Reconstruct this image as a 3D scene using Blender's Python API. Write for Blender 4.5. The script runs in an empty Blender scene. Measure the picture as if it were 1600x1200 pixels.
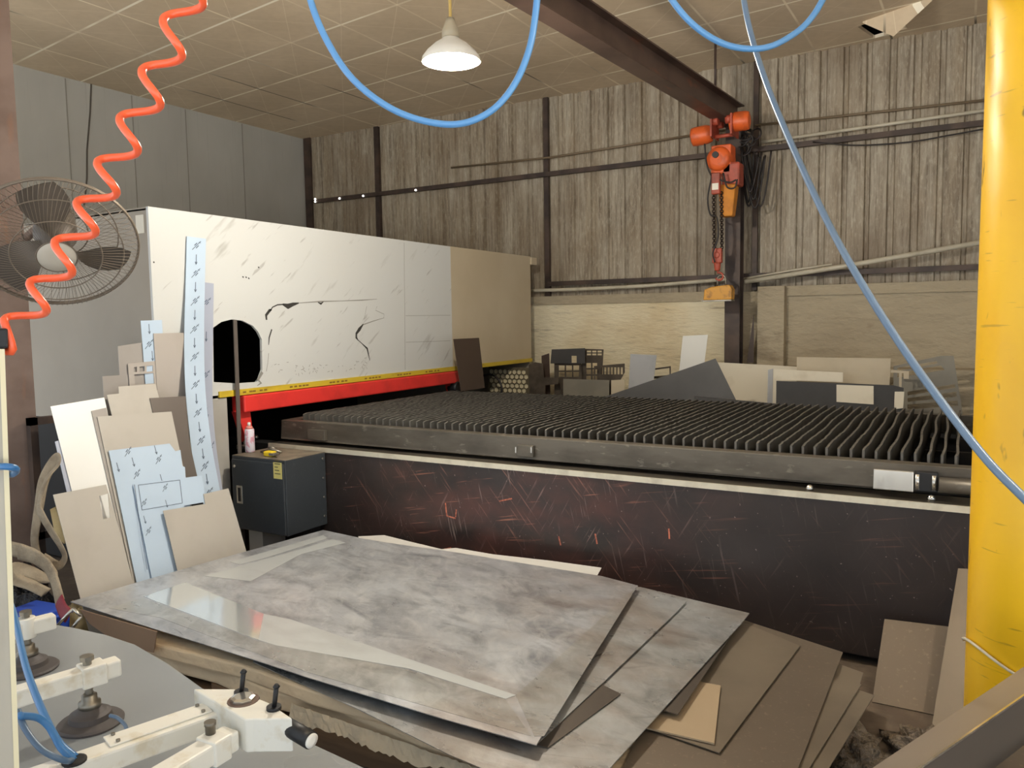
import bpy, bmesh, math, random
from mathutils import Vector as V, Matrix, noise as mnoise
random.seed(7)
PI = math.pi
COL = bpy.context.scene.collection
# ------------------------------------------------------------------ camera
W, HH, F = 1600, 1200, 1236.0
YAW, PIT, ROL = math.radians(30), math.radians(-4.75), math.radians(-.89)
CAM = V((0, 0, 1.65))
fw = V((-math.sin(YAW) * math.cos(PIT), math.cos(YAW) * math.cos(PIT), math.sin(PIT)))
r0 = V((math.cos(YAW), math.sin(YAW), 0))
u0 = r0.cross(fw)
rt = math.cos(ROL) * r0 + math.sin(ROL) * u0
up = -math.sin(ROL) * r0 + math.cos(ROL) * u0
cam_d = bpy.data.cameras.new('camera')
cam_d.sensor_width = 36
cam_d.lens = F * 36 / W
cam_d.clip_start = .05
cam = bpy.data.objects.new('camera', cam_d)
COL.objects.link(cam)
m = Matrix.Identity(4)
for i in range(3):
    m[i][0], m[i][1], m[i][2], m[i][3] = rt[i], up[i], -fw[i], CAM[i]
cam.matrix_world = m
bpy.context.scene.camera = cam


def ray(x, y):
    return fw + rt * ((x - W / 2) / F) - up * ((y - HH / 2) / F)


def PX(x, y, v):            # where the sight line meets the real plane X = v
    d = ray(x, y); return CAM + d * ((v - CAM.x) / d.x)


def PY(x, y, v):
    d = ray(x, y); return CAM + d * ((v - CAM.y) / d.y)


def PZ(x, y, v):
    d = ray(x, y); return CAM + d * ((v - CAM.z) / d.z)


def PD(x, y, t):
    return CAM + ray(x, y) * t


def PL(x, y, x0, k):        # leaning plane X = x0 - k*z
    d = ray(x, y)
    return CAM + d * ((x0 - CAM.x - k * CAM.z) / (d.x + k * d.z))


# ------------------------------------------------------------------ materials
def lin(c):
    o = []
    for v in c[:3]:
        v = v / 255
        o.append(v / 12.92 if v <= .04045 else ((v + .055) / 1.055) ** 2.4)
    return (o[0], o[1], o[2], 1)


class NT:
    def __init__(s, name):
        s.m = bpy.data.materials.new(name); s.m.use_nodes = True
        s.t = s.m.node_tree; s.b = s.t.nodes['Principled BSDF']
        s.geo = s.t.nodes.new('ShaderNodeNewGeometry')

    def n(s, typ, **kw):
        q = s.t.nodes.new(typ)
        for k, v in kw.items():
            setattr(q, k, v)
        return q

    def l(s, a, b):
        s.t.links.new(a, b)

    def pos(s, scale=(1, 1, 1), rot=(0, 0, 0)):
        mp = s.n('ShaderNodeMapping')
        mp.inputs['Scale'].default_value = scale
        mp.inputs['Rotation'].default_value = rot
        if any(rot):   # rotate first, then scale
            m2 = s.n('ShaderNodeMapping'); m2.inputs['Rotation'].default_value = rot
            s.l(s.geo.outputs['Position'], m2.inputs['Vector'])
            mp.inputs['Rotation'].default_value = (0, 0, 0)
            s.l(m2.outputs[0], mp.inputs['Vector'])
        else:
            s.l(s.geo.outputs['Position'], mp.inputs['Vector'])
        return mp.outputs[0]

    def math(s, op, a, b=None, c=None):
        q = s.n('ShaderNodeMath', operation=op)
        for i, v in enumerate((a, b, c)):
            if v is None: continue
            if isinstance(v, (int, float)): q.inputs[i].default_value = v
            else: s.l(v, q.inputs[i])
        return q.outputs[0]

    def noise(s, scale=(1, 1, 1), lo=.4, hi=.6, d=4, rot=(0, 0, 0), dist=0, rough=.55):
        q = s.n('ShaderNodeTexNoise')
        q.inputs['Scale'].default_value = 1
        q.inputs['Detail'].default_value = d
        q.inputs['Roughness'].default_value = rough
        q.inputs['Distortion'].default_value = dist
        s.l(s.pos(scale, rot), q.inputs['Vector'])
        return s.ramp(q.outputs[0], lo, hi)

    def ramp(s, f, lo, hi):
        r = s.n('ShaderNodeMapRange'); r.clamp = True
        r.inputs['From Min'].default_value = lo; r.inputs['From Max'].default_value = hi
        s.l(f, r.inputs['Value']); return r.outputs[0]

    def mix(s, f, a, b):
        q = s.n('ShaderNodeMix', data_type='RGBA')
        if isinstance(f, (int, float)): q.inputs[0].default_value = f
        else: s.l(f, q.inputs[0])
        for i, v in ((6, a), (7, b)):
            if isinstance(v, tuple): q.inputs[i].default_value = v
            else: s.l(v, q.inputs[i])
        return q.outputs[2]


MATS = {}


def M(name, col, rough=.5, metal=0.0, layers=(), rv=None, bump=None, spec=.5, coat=0, emit=0):
    # layers (noise kwargs, colour, strength), rv (noise kwargs, rough0, rough1), bump (noise kwargs, distance)
    if name in MATS: return MATS[name]
    k = NT(name)
    c = lin(col)
    for kw, lc, st in layers:
        f = k.math('MULTIPLY', k.noise(**kw), st)
        c = k.mix(f, c, lin(lc))
    if isinstance(c, tuple): k.b.inputs['Base Color'].default_value = c
    else: k.l(c, k.b.inputs['Base Color'])
    k.b.inputs['Metallic'].default_value = metal
    k.b.inputs['Roughness'].default_value = rough
    k.b.inputs['Specular IOR Level'].default_value = spec
    k.b.inputs['Coat Weight'].default_value = coat
    if rv:
        kw, a, b = rv
        r = k.n('ShaderNodeMapRange'); k.l(k.noise(**kw), r.inputs['Value'])
        r.inputs['To Min'].default_value = a; r.inputs['To Max'].default_value = b
        k.l(r.outputs[0], k.b.inputs['Roughness'])
    if bump:
        kw, dist = bump
        bn = k.n('ShaderNodeBump'); bn.inputs['Distance'].default_value = dist
        bn.inputs['Strength'].default_value = 1
        k.l(k.noise(**kw), bn.inputs['Height']); k.l(bn.outputs[0], k.b.inputs['Normal'])
    if emit:
        k.b.inputs['Emission Color'].default_value = lin(col)
        k.b.inputs['Emission Strength'].default_value = emit
    MATS[name] = k.m
    return k.m


# ------------------------------------------------------------------ mesh building
class MB:
    def __init__(s): s.v = []; s.f = []; s.mi = []; s.sm = []

    def add(s, vs, fs, mi=0, sm=False):
        o = len(s.v)
        s.v += [V(p) for p in vs]
        for f in fs:
            s.f.append([i + o for i in f]); s.mi.append(mi); s.sm.append(sm)
        return s

    def box(s, lo, hi, mi=0):
        (a, b, c), (d, e, f) = lo, hi
        return s.obox(V(((a + d) / 2, (b + e) / 2, (c + f) / 2)), V((1, 0, 0)), V((0, 1, 0)), V((0, 0, 1)),
                      abs(d - a) / 2, abs(e - b) / 2, abs(f - c) / 2, mi)

    def obox(s, c, x, y, z, hx, hy, hz, mi=0):
        c = V(c); x = V(x).normalized() * hx; y = V(y).normalized() * hy; z = V(z).normalized() * hz
        vs = [c + i * x + j * y + k * z for k in (-1, 1) for j in (-1, 1) for i in (-1, 1)]
        return s.add(vs, [(0, 2, 3, 1), (4, 5, 7, 6), (0, 1, 5, 4), (2, 6, 7, 3), (0, 4, 6, 2), (1, 3, 7, 5)], mi)

    def bar(s, a, b, w, h, upv=(0, 0, 1), mi=0):
        a = V(a); b = V(b); d = b - a
        side = d.cross(V(upv)).normalized(); u = side.cross(d).normalized()
        return s.obox((a + b) / 2, d, side, u, d.length / 2, w / 2, h / 2, mi)

    def prism(s, poly, vec, mi=0):
        n = len(poly); p = [V(q) for q in poly]; w = V(vec)
        vs = p + [q + w for q in p]
        fs = [list(range(n))[::-1], list(range(n, 2 * n))] + [(i, (i + 1) % n, (i + 1) % n + n, i + n) for i in range(n)]
        return s.add(vs, fs, mi)

    def tube(s, path, r, n=10, mi=0, flat=1.0, upv=None, cap=True):
        path = [V(p) for p in path]; N = len(path)
        t0 = (path[1] - path[0]).normalized()
        a = V(upv) if upv else (V((0, 0, 1)) if abs(t0.z) < .9 else V((1, 0, 0)))
        nrm = (a - t0 * a.dot(t0)).normalized()
        vs = []
        for i, p in enumerate(path):
            t = (path[min(i + 1, N - 1)] - path[max(i - 1, 0)]).normalized()
            nrm = (nrm - t * nrm.dot(t)).normalized()
            b = t.cross(nrm)
            rr = r[i] if isinstance(r, (list, tuple)) else r
            for j in range(n):
                q = 2 * PI * j / n
                vs.append(p + nrm * (math.cos(q) * rr * flat) + b * (math.sin(q) * rr))
        fs = [(i * n + j, i * n + (j + 1) % n, (i + 1) * n + (j + 1) % n, (i + 1) * n + j) for i in range(N - 1) for j in range(n)]
        if cap: fs += [list(range(n))[::-1], [(N - 1) * n + j for j in range(n)]]
        return s.add(vs, fs, mi, True)

    def cyl(s, a, b, ra, rb=None, n=20, mi=0, sm=True):
        return s.lathe(a, V(b) - V(a), [(ra, 0), (rb if rb is not None else ra, (V(b) - V(a)).length)], n, mi, sm)

    def lathe(s, o, ax, prof, n=24, mi=0, sm=True, closed=True):
        o = V(o); ax = V(ax).normalized()
        q = V((0, 0, 1)) if abs(ax.z) < .9 else V((1, 0, 0))
        x = (q - ax * q.dot(ax)).normalized(); y = ax.cross(x)
        vs = [o + ax * h + (x * math.cos(2 * PI * j / n) + y * math.sin(2 * PI * j / n)) * r for r, h in prof for j in range(n)]
        K = len(prof)
        fs = [(i * n + j, i * n + (j + 1) % n, (i + 1) * n + (j + 1) % n, (i + 1) * n + j) for i in range(K - 1) for j in range(n)]
        s.add(vs, fs, mi, sm)
        if closed:
            s.add(vs[:n], [list(range(n))[::-1]], mi); s.add(vs[-n:], [list(range(n))], mi)
        return s

    def ring(s, c, ax, R, r, n=48, k=6, mi=0):
        c = V(c); ax = V(ax).normalized()
        q = V((0, 0, 1)) if abs(ax.z) < .9 else V((1, 0, 0))
        x = (q - ax * q.dot(ax)).normalized(); y = ax.cross(x)
        vs = []
        for i in range(n):
            d = x * math.cos(2 * PI * i / n) + y * math.sin(2 * PI * i / n)
            for j in range(k):
                w = 2 * PI * j / k
                vs.append(c + d * (R + r * math.cos(w)) + ax * (r * math.sin(w)))
        fs = [(i * k + j, ((i + 1) % n) * k + j, ((i + 1) % n) * k + (j + 1) % k, i * k + (j + 1) % k) for i in range(n) for j in range(k)]
        return s.add(vs, fs, mi, True)

    def plate(s, outer, holes, fn, thick, mi=0):
        # flat plate with holes, 2-D loops mapped by fn(u,v) to a point, thick is a vector
        bm = bmesh.new(); es = []
        for lp in [outer] + list(holes):
            vs = [bm.verts.new((u, v, 0)) for u, v in lp]
            es += [bm.edges.new((vs[i], vs[(i + 1) % len(vs)])) for i in range(len(vs))]
        bmesh.ops.triangle_fill(bm, edges=es, use_beauty=True, use_dissolve=False)
        bm.verts.index_update()
        p = [V(fn(v.co.x, v.co.y)) for v in bm.verts]; N = len(p); T = V(thick)
        fs = [[v.index for v in f.verts] for f in bm.faces]
        s.add(p + [q + T for q in p], fs + [[i + N for i in f][::-1] for f in fs], mi)
        o = 0
        for lp in [outer] + list(holes):
            n = len(lp)
            pts = [V(fn(*q)) for q in lp]
            s.add(pts + [q + T for q in pts], [(i, (i + 1) % n, (i + 1) % n + n, i + n) for i in range(n)], mi)
        bm.free()
        return s

    def obj(s, name, mat, parent=None, bevel=0, fix=True):
        me = bpy.data.meshes.new(name)
        if parent is not None:
            org = V(parent['_o'])
        else:
            xs = [p.x for p in s.v]; ys = [p.y for p in s.v]; zs = [p.z for p in s.v]
            org = V(((min(xs) + max(xs)) / 2, (min(ys) + max(ys)) / 2, min(zs)))
        me.from_pydata([p - org for p in s.v], [], s.f)
        for mt in (mat if isinstance(mat, (list, tuple)) else [mat]):
            me.materials.append(mt)
        for i, p in enumerate(me.polygons):
            p.material_index = s.mi[i]; p.use_smooth = s.sm[i]
        if fix:
            bm = bmesh.new(); bm.from_mesh(me)
            bmesh.ops.remove_doubles(bm, verts=bm.verts, dist=1e-5)
            bmesh.ops.recalc_face_normals(bm, faces=bm.faces)
            bm.to_mesh(me); bm.free()
        o = bpy.data.objects.new(name, me)
        COL.objects.link(o)
        if parent is not None: o.parent = parent['e']
        else: o.location = org
        if bevel:
            b = o.modifiers.new('bevel', 'BEVEL'); b.width = bevel; b.segments = 2; b.limit_method = 'ANGLE'
            b.angle_limit = math.radians(40)
        return o

    def part(s, name, mat, of, bevel=0):           # sub-part of a part object
        par = {'_o': of['_org'] if '_org' in of else (0, 0, 0), 'e': of}
        return s.obj(name, mat, par, bevel)


def tag(o, label, cat, group=None, kind=None):
    if label: o['label'] = label
    if cat: o['category'] = cat
    if group: o['group'] = group
    if kind: o['kind'] = kind
    return o


def thing(name, label, cat, loc, group=None):
    e = bpy.data.objects.new(name, None)
    e.empty_display_size = .1
    COL.objects.link(e); e.location = loc
    tag(e, label, cat, group)
    return {'_o': tuple(loc), 'e': e}


def sub(of_obj, par):
    # handle to hang sub-parts under a part
    return {'_o': par['_o'], 'e': of_obj}


def struct(o): o['kind'] = 'structure'; return o


def smooth(pts, n=8):
    pts = [V(p) for p in pts]; out = []
    P = [pts[0] * 2 - pts[1]] + pts + [pts[-1] * 2 - pts[-2]]
    for i in range(1, len(P) - 2):
        a, b, c, d = P[i - 1:i + 3]
        for j in range(n):
            t = j / n
            out.append(.5 * ((2 * b) + (c - a) * t + (2 * a - 5 * b + 4 * c - d) * t * t + (3 * b - a - 3 * c + d) * t ** 3))
    out.append(pts[-1]); return out


# ------------------------------------------------------------------ material library
def ceiling_mat():
    k = NT('ceiling_tile')
    sp = k.n('ShaderNodeSeparateXYZ'); k.l(k.geo.outputs['Position'], sp.inputs[0])
    wob = k.noise((.8, .8, .8), 0, 1, 2)
    u = k.math('DIVIDE', k.math('ADD', sp.outputs[0], k.math('MULTIPLY', wob, .04)), .68)
    v = k.math('DIVIDE', k.math('ADD', k.math('MULTIPLY_ADD', sp.outputs[0], .13, sp.outputs[1]), -.03), .68)
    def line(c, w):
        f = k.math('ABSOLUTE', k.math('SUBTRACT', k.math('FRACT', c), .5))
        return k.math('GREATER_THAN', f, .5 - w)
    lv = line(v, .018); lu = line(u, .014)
    cell = k.n('ShaderNodeTexWhiteNoise'); cell.noise_dimensions = '2D'
    cv = k.n('ShaderNodeCombineXYZ'); k.l(k.math('FLOOR', u), cv.inputs[0]); k.l(k.math('FLOOR', v), cv.inputs[1])
    k.l(cv.outputs[0], cell.inputs['Vector'])
    c = k.mix(k.noise((1.1, 1.1, 1.1), .35, .75, 5), lin((226, 206, 176)), lin((206, 186, 156)))
    c = k.mix(k.math('MULTIPLY', k.noise((14, 14, 14), .4, .75, 6), .25), c, lin((190, 168, 138)))
    c = k.mix(k.math('MULTIPLY', cell.outputs[0], .22), c, lin((186, 170, 146)))
    # embossed diagonal lines pressed into the tiles
    dg = k.math('ADD', line(k.math('ADD', u, v), .006), line(k.math('SUBTRACT', u, v), .006))
    c = k.mix(k.math('MULTIPLY', dg, .4), c, lin((246, 232, 208)))
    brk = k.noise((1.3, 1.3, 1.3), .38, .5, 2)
    c = k.mix(k.math('MULTIPLY', k.math('MULTIPLY_ADD', brk, .65, .35), lv), c, lin((255, 246, 224)))  # pale grid lines: highlights along the tile bars, put into the colour
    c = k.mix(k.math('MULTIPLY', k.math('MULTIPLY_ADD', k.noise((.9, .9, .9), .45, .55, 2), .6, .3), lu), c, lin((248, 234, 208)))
    dk = k.math('MULTIPLY', k.math('MULTIPLY', lu, k.noise((.5, .5, .7), .56, .62, 1)), .8)
    c = k.mix(dk, c, lin((66, 54, 42)))
    k.l(c, k.b.inputs['Base Color']); k.b.inputs['Roughness'].default_value = .8
    k.b.inputs['Specular IOR Level'].default_value = .2
    return k.m


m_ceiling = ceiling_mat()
m_floor = M('concrete_floor', (92, 78, 64), .75, layers=[(dict(scale=(1.5, 1.5, 1), lo=.35, hi=.7), (62, 52, 44), .8), (dict(scale=(9, 9, 9), lo=.45, hi=.7), (120, 104, 86), .5)], bump=(dict(scale=(20, 20, 20), lo=0, hi=1), .003))
m_outside = M('bounce_concrete', (200, 201, 201), .9, layers=[(dict(scale=(1, 1, 1)), (150, 150, 150), .4)])
m_corr = M('corrugated_sheet', (172, 161, 142), .6, layers=[
    (dict(scale=(9, 1, .45), lo=.42, hi=.7, d=6), (150, 134, 110), .8),
    (dict(scale=(30, 1, 1.8), lo=.42, hi=.68, d=8, rough=.7), (88, 72, 52), .8),
    (dict(scale=(2.2, 2, 1.7), lo=.5, hi=.75, d=5), (136, 118, 94), .6),
    (dict(scale=(50, 3, 14), lo=.5, hi=.72, d=6, rough=.7), (206, 196, 174), .5), (dict(scale=(1.4, 1, .9), lo=.48, hi=.7, d=5), (108, 88, 64), .6)])
m_corr_dirt = M('corrugated_groove_dirt', (138, 122, 100), .7, layers=[(dict(scale=(5, 1, .8), lo=.4, hi=.6, d=5), (100, 84, 66), .7)])
m_greywall = M('grey_wall_panel', (178, 176, 168), .65, layers=[(dict(scale=(1, 1, .5), lo=.4, hi=.7), (156, 153, 145), .7), (dict(scale=(1, 30, 1), lo=.6, hi=.75), (146, 142, 132), .3)])
m_joint = M('panel_joint', (140, 136, 126), .7)
m_jointdk = M('panel_crack', (84, 78, 70), .7)
m_plaster = M('cream_plaster', (236, 224, 192), .85, layers=[
    (dict(scale=(1.1, 1, 1.4), lo=.45, hi=.7, d=5), (206, 178, 128), .6),
    (dict(scale=(2.4, 2, 16), lo=.6, hi=.74, d=5), (120, 98, 70), .55),
    (dict(scale=(5, 5, 5), lo=.58, hi=.75, d=6), (236, 226, 198), .6)], bump=(dict(scale=(9, 9, 30), lo=.3, hi=.7), .008))
m_plaster_grey = M('grey_plaster', (176, 163, 138), .85, layers=[
    (dict(scale=(1.1, 1, 1.4), lo=.45, hi=.7, d=5), (158, 144, 120), .6),
    (dict(scale=(1.4, 2, 3), lo=.62, hi=.72, d=6), (104, 90, 70), .7)], bump=(dict(scale=(3, 3, 6), lo=.3, hi=.7), .03))
m_rust = M('rusty_brown_steel', (118, 98, 86), .55, .25, layers=[(dict(scale=(4, 4, 4), lo=.4, hi=.65, d=6), (96, 76, 64), .8), (dict(scale=(13, 13, 3), lo=.55, hi=.7), (134, 92, 64), .5)])
m_beam = M('dark_brown_beam_paint', (102, 82, 72), .45, .2, layers=[(dict(scale=(3, 3, 3), lo=.4, hi=.65, d=5), (76, 60, 53), .8), (dict(scale=(6, 1.5, 6), lo=.62, hi=.7, d=4), (134, 84, 62), .7)])
m_post = M('dark_steel_post', (80, 64, 54), .5, .2, layers=[(dict(scale=(4, 4, 4)), (48, 38, 34), .8)])
m_pipe = M('pale_conduit', (196, 188, 168), .45, .0, layers=[(dict(scale=(6, 6, 6), lo=.5, hi=.7), (140, 126, 100), .5)])
m_pipe_dk = M('dull_pipe', (120, 104, 82), .5, .2)
m_black = M('black_rubber', (26, 26, 28), .5)
m_wirebk = M('black_cable', (38, 32, 30), .55)
m_orange = M('orange_hoist_paint', (222, 98, 40), .45, layers=[(dict(scale=(9, 9, 9), lo=.5, hi=.7, d=5), (150, 66, 36), .7)])
m_redorange = M('worn_red_paint', (176, 78, 56), .5, layers=[(dict(scale=(9, 9, 9), lo=.45, hi=.7, d=5), (104, 56, 44), .7)])
m_bag = M('amber_chain_bag', (214, 138, 48), .7, layers=[(dict(scale=(8, 8, 8), lo=.45, hi=.7), (160, 94, 36), .6)])
m_amber = M('amber_magnet_paint', (206, 146, 40), .45, layers=[(dict(scale=(14, 14, 14), lo=.5, hi=.65), (120, 76, 28), .7)])
m_chain = M('dark_chain', (58, 46, 40), .45, .6)
m_steel = M('worn_steel', (150, 144, 132), .38, .8, layers=[(dict(scale=(9, 9, 9)), (106, 100, 90), .6)])
m_bright = M('bright_steel', (214, 210, 200), .22, .9, layers=[(dict(scale=(12, 5, 5), lo=.5, hi=.7), (150, 146, 138), .6)])
m_yellow = M('yellow_column_paint', (244, 190, 22), .38, layers=[(dict(scale=(22, 22, 9), lo=.66, hi=.72, d=3), (116, 92, 36), .8), (dict(scale=(3, 3, 2), lo=.45, hi=.75), (226, 166, 20), .7), (dict(scale=(7, 7, 90), lo=.68, hi=.72, d=2), (150, 112, 30), .5)], bump=(dict(scale=(2.5, 2.5, 1.2), lo=0, hi=1), .012), spec=.6)
m_white = M('cream_white_paint', (228, 225, 214), .4, layers=[(dict(scale=(16, 16, 16), lo=.55, hi=.7, d=4), (196, 178, 140), .5)])
m_blue = M('blue_hose', (92, 150, 205), .3, spec=.6)
m_bluedk = M('slate_blue_hose', (78, 102, 128), .35)
m_bluehose2 = M('deep_blue_hose', (60, 116, 170), .3)
m_orangehose = M('orange_hose', (250, 104, 62), .3, spec=.6)
m_cord = M('yellowed_cord', (214, 180, 104), .5)
m_enam = M('white_enamel', (240, 236, 226), .3)
m_socket = M('lamp_socket', (176, 164, 140), .5)
m_bulb = M('lit_bulb', (255, 250, 240), .3, emit=40)
# machine


def marble():
    k = NT('white_marble_laminate')
    c = lin((203, 204, 201))
    c = k.mix(k.math('MULTIPLY', k.noise((1, 9, 1.6), .62, .72, 4, rot=(math.radians(48), 0, 0)), .8), c, lin((168, 167, 162)))
    c = k.mix(k.math('MULTIPLY', k.noise((1, 22, 3.2), .65, .7, 3, rot=(math.radians(52), 0, 0)), .7), c, lin((160, 158, 154)))
    c = k.mix(k.math('MULTIPLY', k.noise((1, .7, .7), .4, .7, 3), .35), c, lin((200, 197, 189)))
    k.l(c, k.b.inputs['Base Color']); k.b.inputs['Roughness'].default_value = .42
    return k.m


m_marble = marble()
m_beige = M('beige_panel', (198, 184, 158), .55, layers=[(dict(scale=(1, 1, 1)), (184, 168, 140), .6)])
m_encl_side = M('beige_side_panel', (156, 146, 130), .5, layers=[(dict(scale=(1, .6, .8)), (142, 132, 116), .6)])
m_pillar = M('pale_grey_panel', (176, 172, 164), .5, layers=[(dict(scale=(3, 3, 3)), (160, 155, 146), .6)])
m_dark = M('dark_interior', (24, 21, 20), .7)
m_hazard = M('yellow_warning_tape', (206, 178, 52), .45, layers=[(dict(scale=(5, 5, 20), lo=.5, hi=.7), (168, 140, 48), .6)])
m_hazmark = M('tape_marks', (132, 98, 40), .5)
m_red = M('red_beam_paint', (226, 58, 52), .4, layers=[(dict(scale=(5, 5, 5), lo=.5, hi=.75), (186, 48, 44), .6)])
m_crack = M('crack_dark', (52, 50, 46), .8)
m_crackedge = M('crack_grey', (140, 138, 130), .8)
m_ledge = M('ledge_steel', (92, 86, 76), .4, .5, layers=[(dict(scale=(4, 9, 4)), (64, 58, 50), .7)])
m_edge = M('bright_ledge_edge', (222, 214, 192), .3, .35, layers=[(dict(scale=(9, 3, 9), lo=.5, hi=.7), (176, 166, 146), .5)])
m_frame = M('table_frame_steel', (104, 97, 86), .42, .45, layers=[(dict(scale=(3, 5, 9), lo=.4, hi=.7, d=5), (70, 64, 56), .8), (dict(scale=(14, 9, 40), lo=.62, hi=.7), (140, 132, 118), .6)])
m_slat = M('slat_steel', (86, 84, 79), .65, .25, layers=[(dict(scale=(9, 9, 9), lo=.4, hi=.7), (60, 57, 53), .7)])

m_slattop = M('slat_worn_edge', (100, 96, 89), .6, .25, layers=[(dict(scale=(9, 9, 9), lo=.4, hi=.7), (92, 87, 81), .7)])


def panel_mat():
    k = NT('dark_scratched_panel')
    c = k.mix(k.noise((1.2, 1, 1.6), .4, .7, 5), lin((56, 48, 45)), lin((38, 32, 30)))
    sx = k.n('ShaderNodeSeparateXYZ'); k.l(k.geo.outputs['Position'], sx.inputs[0])
    a = k.ramp(sx.outputs[0], -3.6, -2.7); b = k.ramp(sx.outputs[0], -.9, -1.9)
    zone = k.math('MULTIPLY', a, b)      # worn reddish primer in the middle of the panel
    c = k.mix(k.math('MULTIPLY', k.math('MULTIPLY', k.noise((2.2, 1, 3.2), .42, .66, 6), zone), .75), c, lin((96, 60, 52)))
    for rot, st, cc in ((40, .5, (176, 126, 106)), (100, .6, (184, 122, 98)), (12, .5, (166, 146, 136)), (150, .5, (160, 130, 120))):
        f = k.noise((55, 1, 2.6), .62, .68, 3, rot=(0, math.radians(rot), 0))
        g = k.math('MULTIPLY', f, k.noise((2.5, 1, 3.0), .42, .6, 3, rot=(0, math.radians(rot + 20), 0)))
        g = k.math('MULTIPLY', g, k.math('MULTIPLY_ADD', zone, .8, .2))
        c = k.mix(k.math('MULTIPLY', g, st), c, lin(cc))
    sp = k.noise((46, 1, 46), .7, .74, 2)
    c = k.mix(k.math('MULTIPLY', sp, .5), c, lin((168, 150, 140)))
    k.l(c, k.b.inputs['Base Color'])
    k.b.inputs['Roughness'].default_value = .32; k.b.inputs['Metallic'].default_value = .0
    return k.m


m_panel = panel_mat()
m_cab = M('cabinet_dark_enamel', (52, 56, 60), .42, layers=[(dict(scale=(40, 40, 40), lo=.6, hi=.75), (78, 80, 82), .4)])
m_cabtop = M('dusty_cabinet_top', (120, 110, 94), .6, layers=[(dict(scale=(9, 9, 9)), (84, 76, 66), .7)])
m_label_y = M('yellow_warning_label', (214, 200, 120), .5)
m_label_d = M('label_print', (92, 84, 50), .5)
m_label_w = M('white_sticker', (226, 220, 204), .5)
# sheets
m_film = M('blue_white_film', (188, 206, 224), .35, layers=[(dict(scale=(2, 2, 2)), (178, 195, 212), .6)])
m_film_in = M('lilac_grey_film', (168, 174, 190), .4)
m_print = M('film_print', (92, 104, 122), .5)
m_whitesheet = M('white_sheet', (234, 234, 230), .4)
m_greysheet = M('warm_grey_sheet', (178, 170, 162), .45, layers=[(dict(scale=(3, 3, 3)), (166, 158, 148), .6)])
m_greysheet2 = M('mid_grey_sheet', (160, 154, 148), .45, layers=[(dict(scale=(3, 3, 3)), (150, 142, 134), .6)])
m_tansheet = M('tan_sheet', (180, 174, 164), .5, layers=[(dict(scale=(4, 4, 4), lo=.5, hi=.75), (166, 158, 147), .5)])
m_darksheet = M('dark_grey_sheet', (108, 100, 94), .4, .3)
m_slate = M('slate_dark_sheet', (72, 70, 68), .5, .2, layers=[(dict(scale=(3, 3, 3)), (60, 58, 56), .6)])
m_browndk = M('dark_brown_sheet', (72, 58, 50), .5, .2)


def smudged(name, a, b, c2, r0_, r1_, metal):
    k = NT(name)
    c = k.mix(k.noise((1.3, 1.9, 1), .38, .64, 8, rot=(0, 0, .5), rough=.66, dist=.8), lin(a), lin(b))
    c = k.mix(k.math('MULTIPLY', k.noise((2.6, 5.5, 1), .46, .74, 7, rot=(0, 0, .3), rough=.66, dist=.9), .85), c, lin(c2))
    c = k.mix(k.math('MULTIPLY', k.noise((9, 16, 1), .45, .7, 6, rot=(0, 0, .9), rough=.6, dist=.8), .35), c, lin((222, 221, 218)))
    c = k.mix(k.math('MULTIPLY', k.noise((16, 5, 1), .62, .7, 4, rot=(0, 0, 1.1), dist=1.5), .3), c, lin((92, 92, 96)))
    sx = k.n('ShaderNodeSeparateXYZ'); k.l(k.geo.outputs['Position'], sx.inputs[0])
    br = k.math('MULTIPLY', k.ramp(sx.outputs[0], -2.2, -1.2), k.noise((2.2, 3.5, 1), .42, .6, 6))
    c = k.mix(k.math('MULTIPLY', br, .5), c, lin((150, 126, 104)))          # brown tint towards one end
    k.l(c, k.b.inputs['Base Color'])
    r = k.n('ShaderNodeMapRange'); k.l(k.noise((2.6, 4, 1), .3, .7, 7, dist=.6), r.inputs['Value'])
    r.inputs['To Min'].default_value = r0_; r.inputs['To Max'].default_value = r1_
    k.l(r.outputs[0], k.b.inputs['Roughness'])
    k.b.inputs['Metallic'].default_value = metal
    return k.m


m_smudge = smudged('smudged_silver_sheet', (196, 199, 203), (164, 165, 168), (104, 105, 110), .27, .46, .5)
m_smudge2 = smudged('smudged_lower_sheet', (194, 196, 196), (166, 166, 162), (122, 122, 120), .22, .4, .55)
m_clean = M('clean_steel_strip', (222, 228, 230), .16, .6, rv=(dict(scale=(9, 20, 1), lo=.3, hi=.7, d=5), .05, .13))
m_pale = M('pale_film_strip', (192, 195, 194), .32, .25, layers=[(dict(scale=(3, 6, 1), lo=.5, hi=.75, d=6), (168, 168, 166), .7)])
m_brownsheet = M('brown_grey_sheet', (116, 104, 90), .42, .35, layers=[(dict(scale=(2.2, 2.2, 2.2), lo=.42, hi=.7, d=5), (108, 96, 82), .7), (dict(scale=(60, 60, 60), lo=.6, hi=.72), (150, 136, 118), .4)])
m_brownsheet2 = M('brown_sheet_lighter', (128, 116, 100), .4, .3, layers=[(dict(scale=(2.4, 2.4, 2.4), lo=.45, hi=.7, d=5), (108, 97, 83), .7)])
m_darksteel = M('dark_blue_steel', (98, 90, 82), .35, .5)
m_greymat = M('grey_film_sheet', (150, 154, 156), .3, .25, layers=[(dict(scale=(2, 2, 2), lo=.3, hi=.8, d=3), (138, 142, 144), .6)], rv=(dict(scale=(3, 3, 3), lo=.2, hi=.8, d=2), .24, .34))
m_kraft = M('kraft_paper', (218, 196, 162), .8, layers=[(dict(scale=(2.5, 3, 3), lo=.5, hi=.8, d=4), (196, 168, 132), .6)], bump=(dict(scale=(9, 9, 9), lo=.2, hi=.8, d=3), .012))
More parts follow.
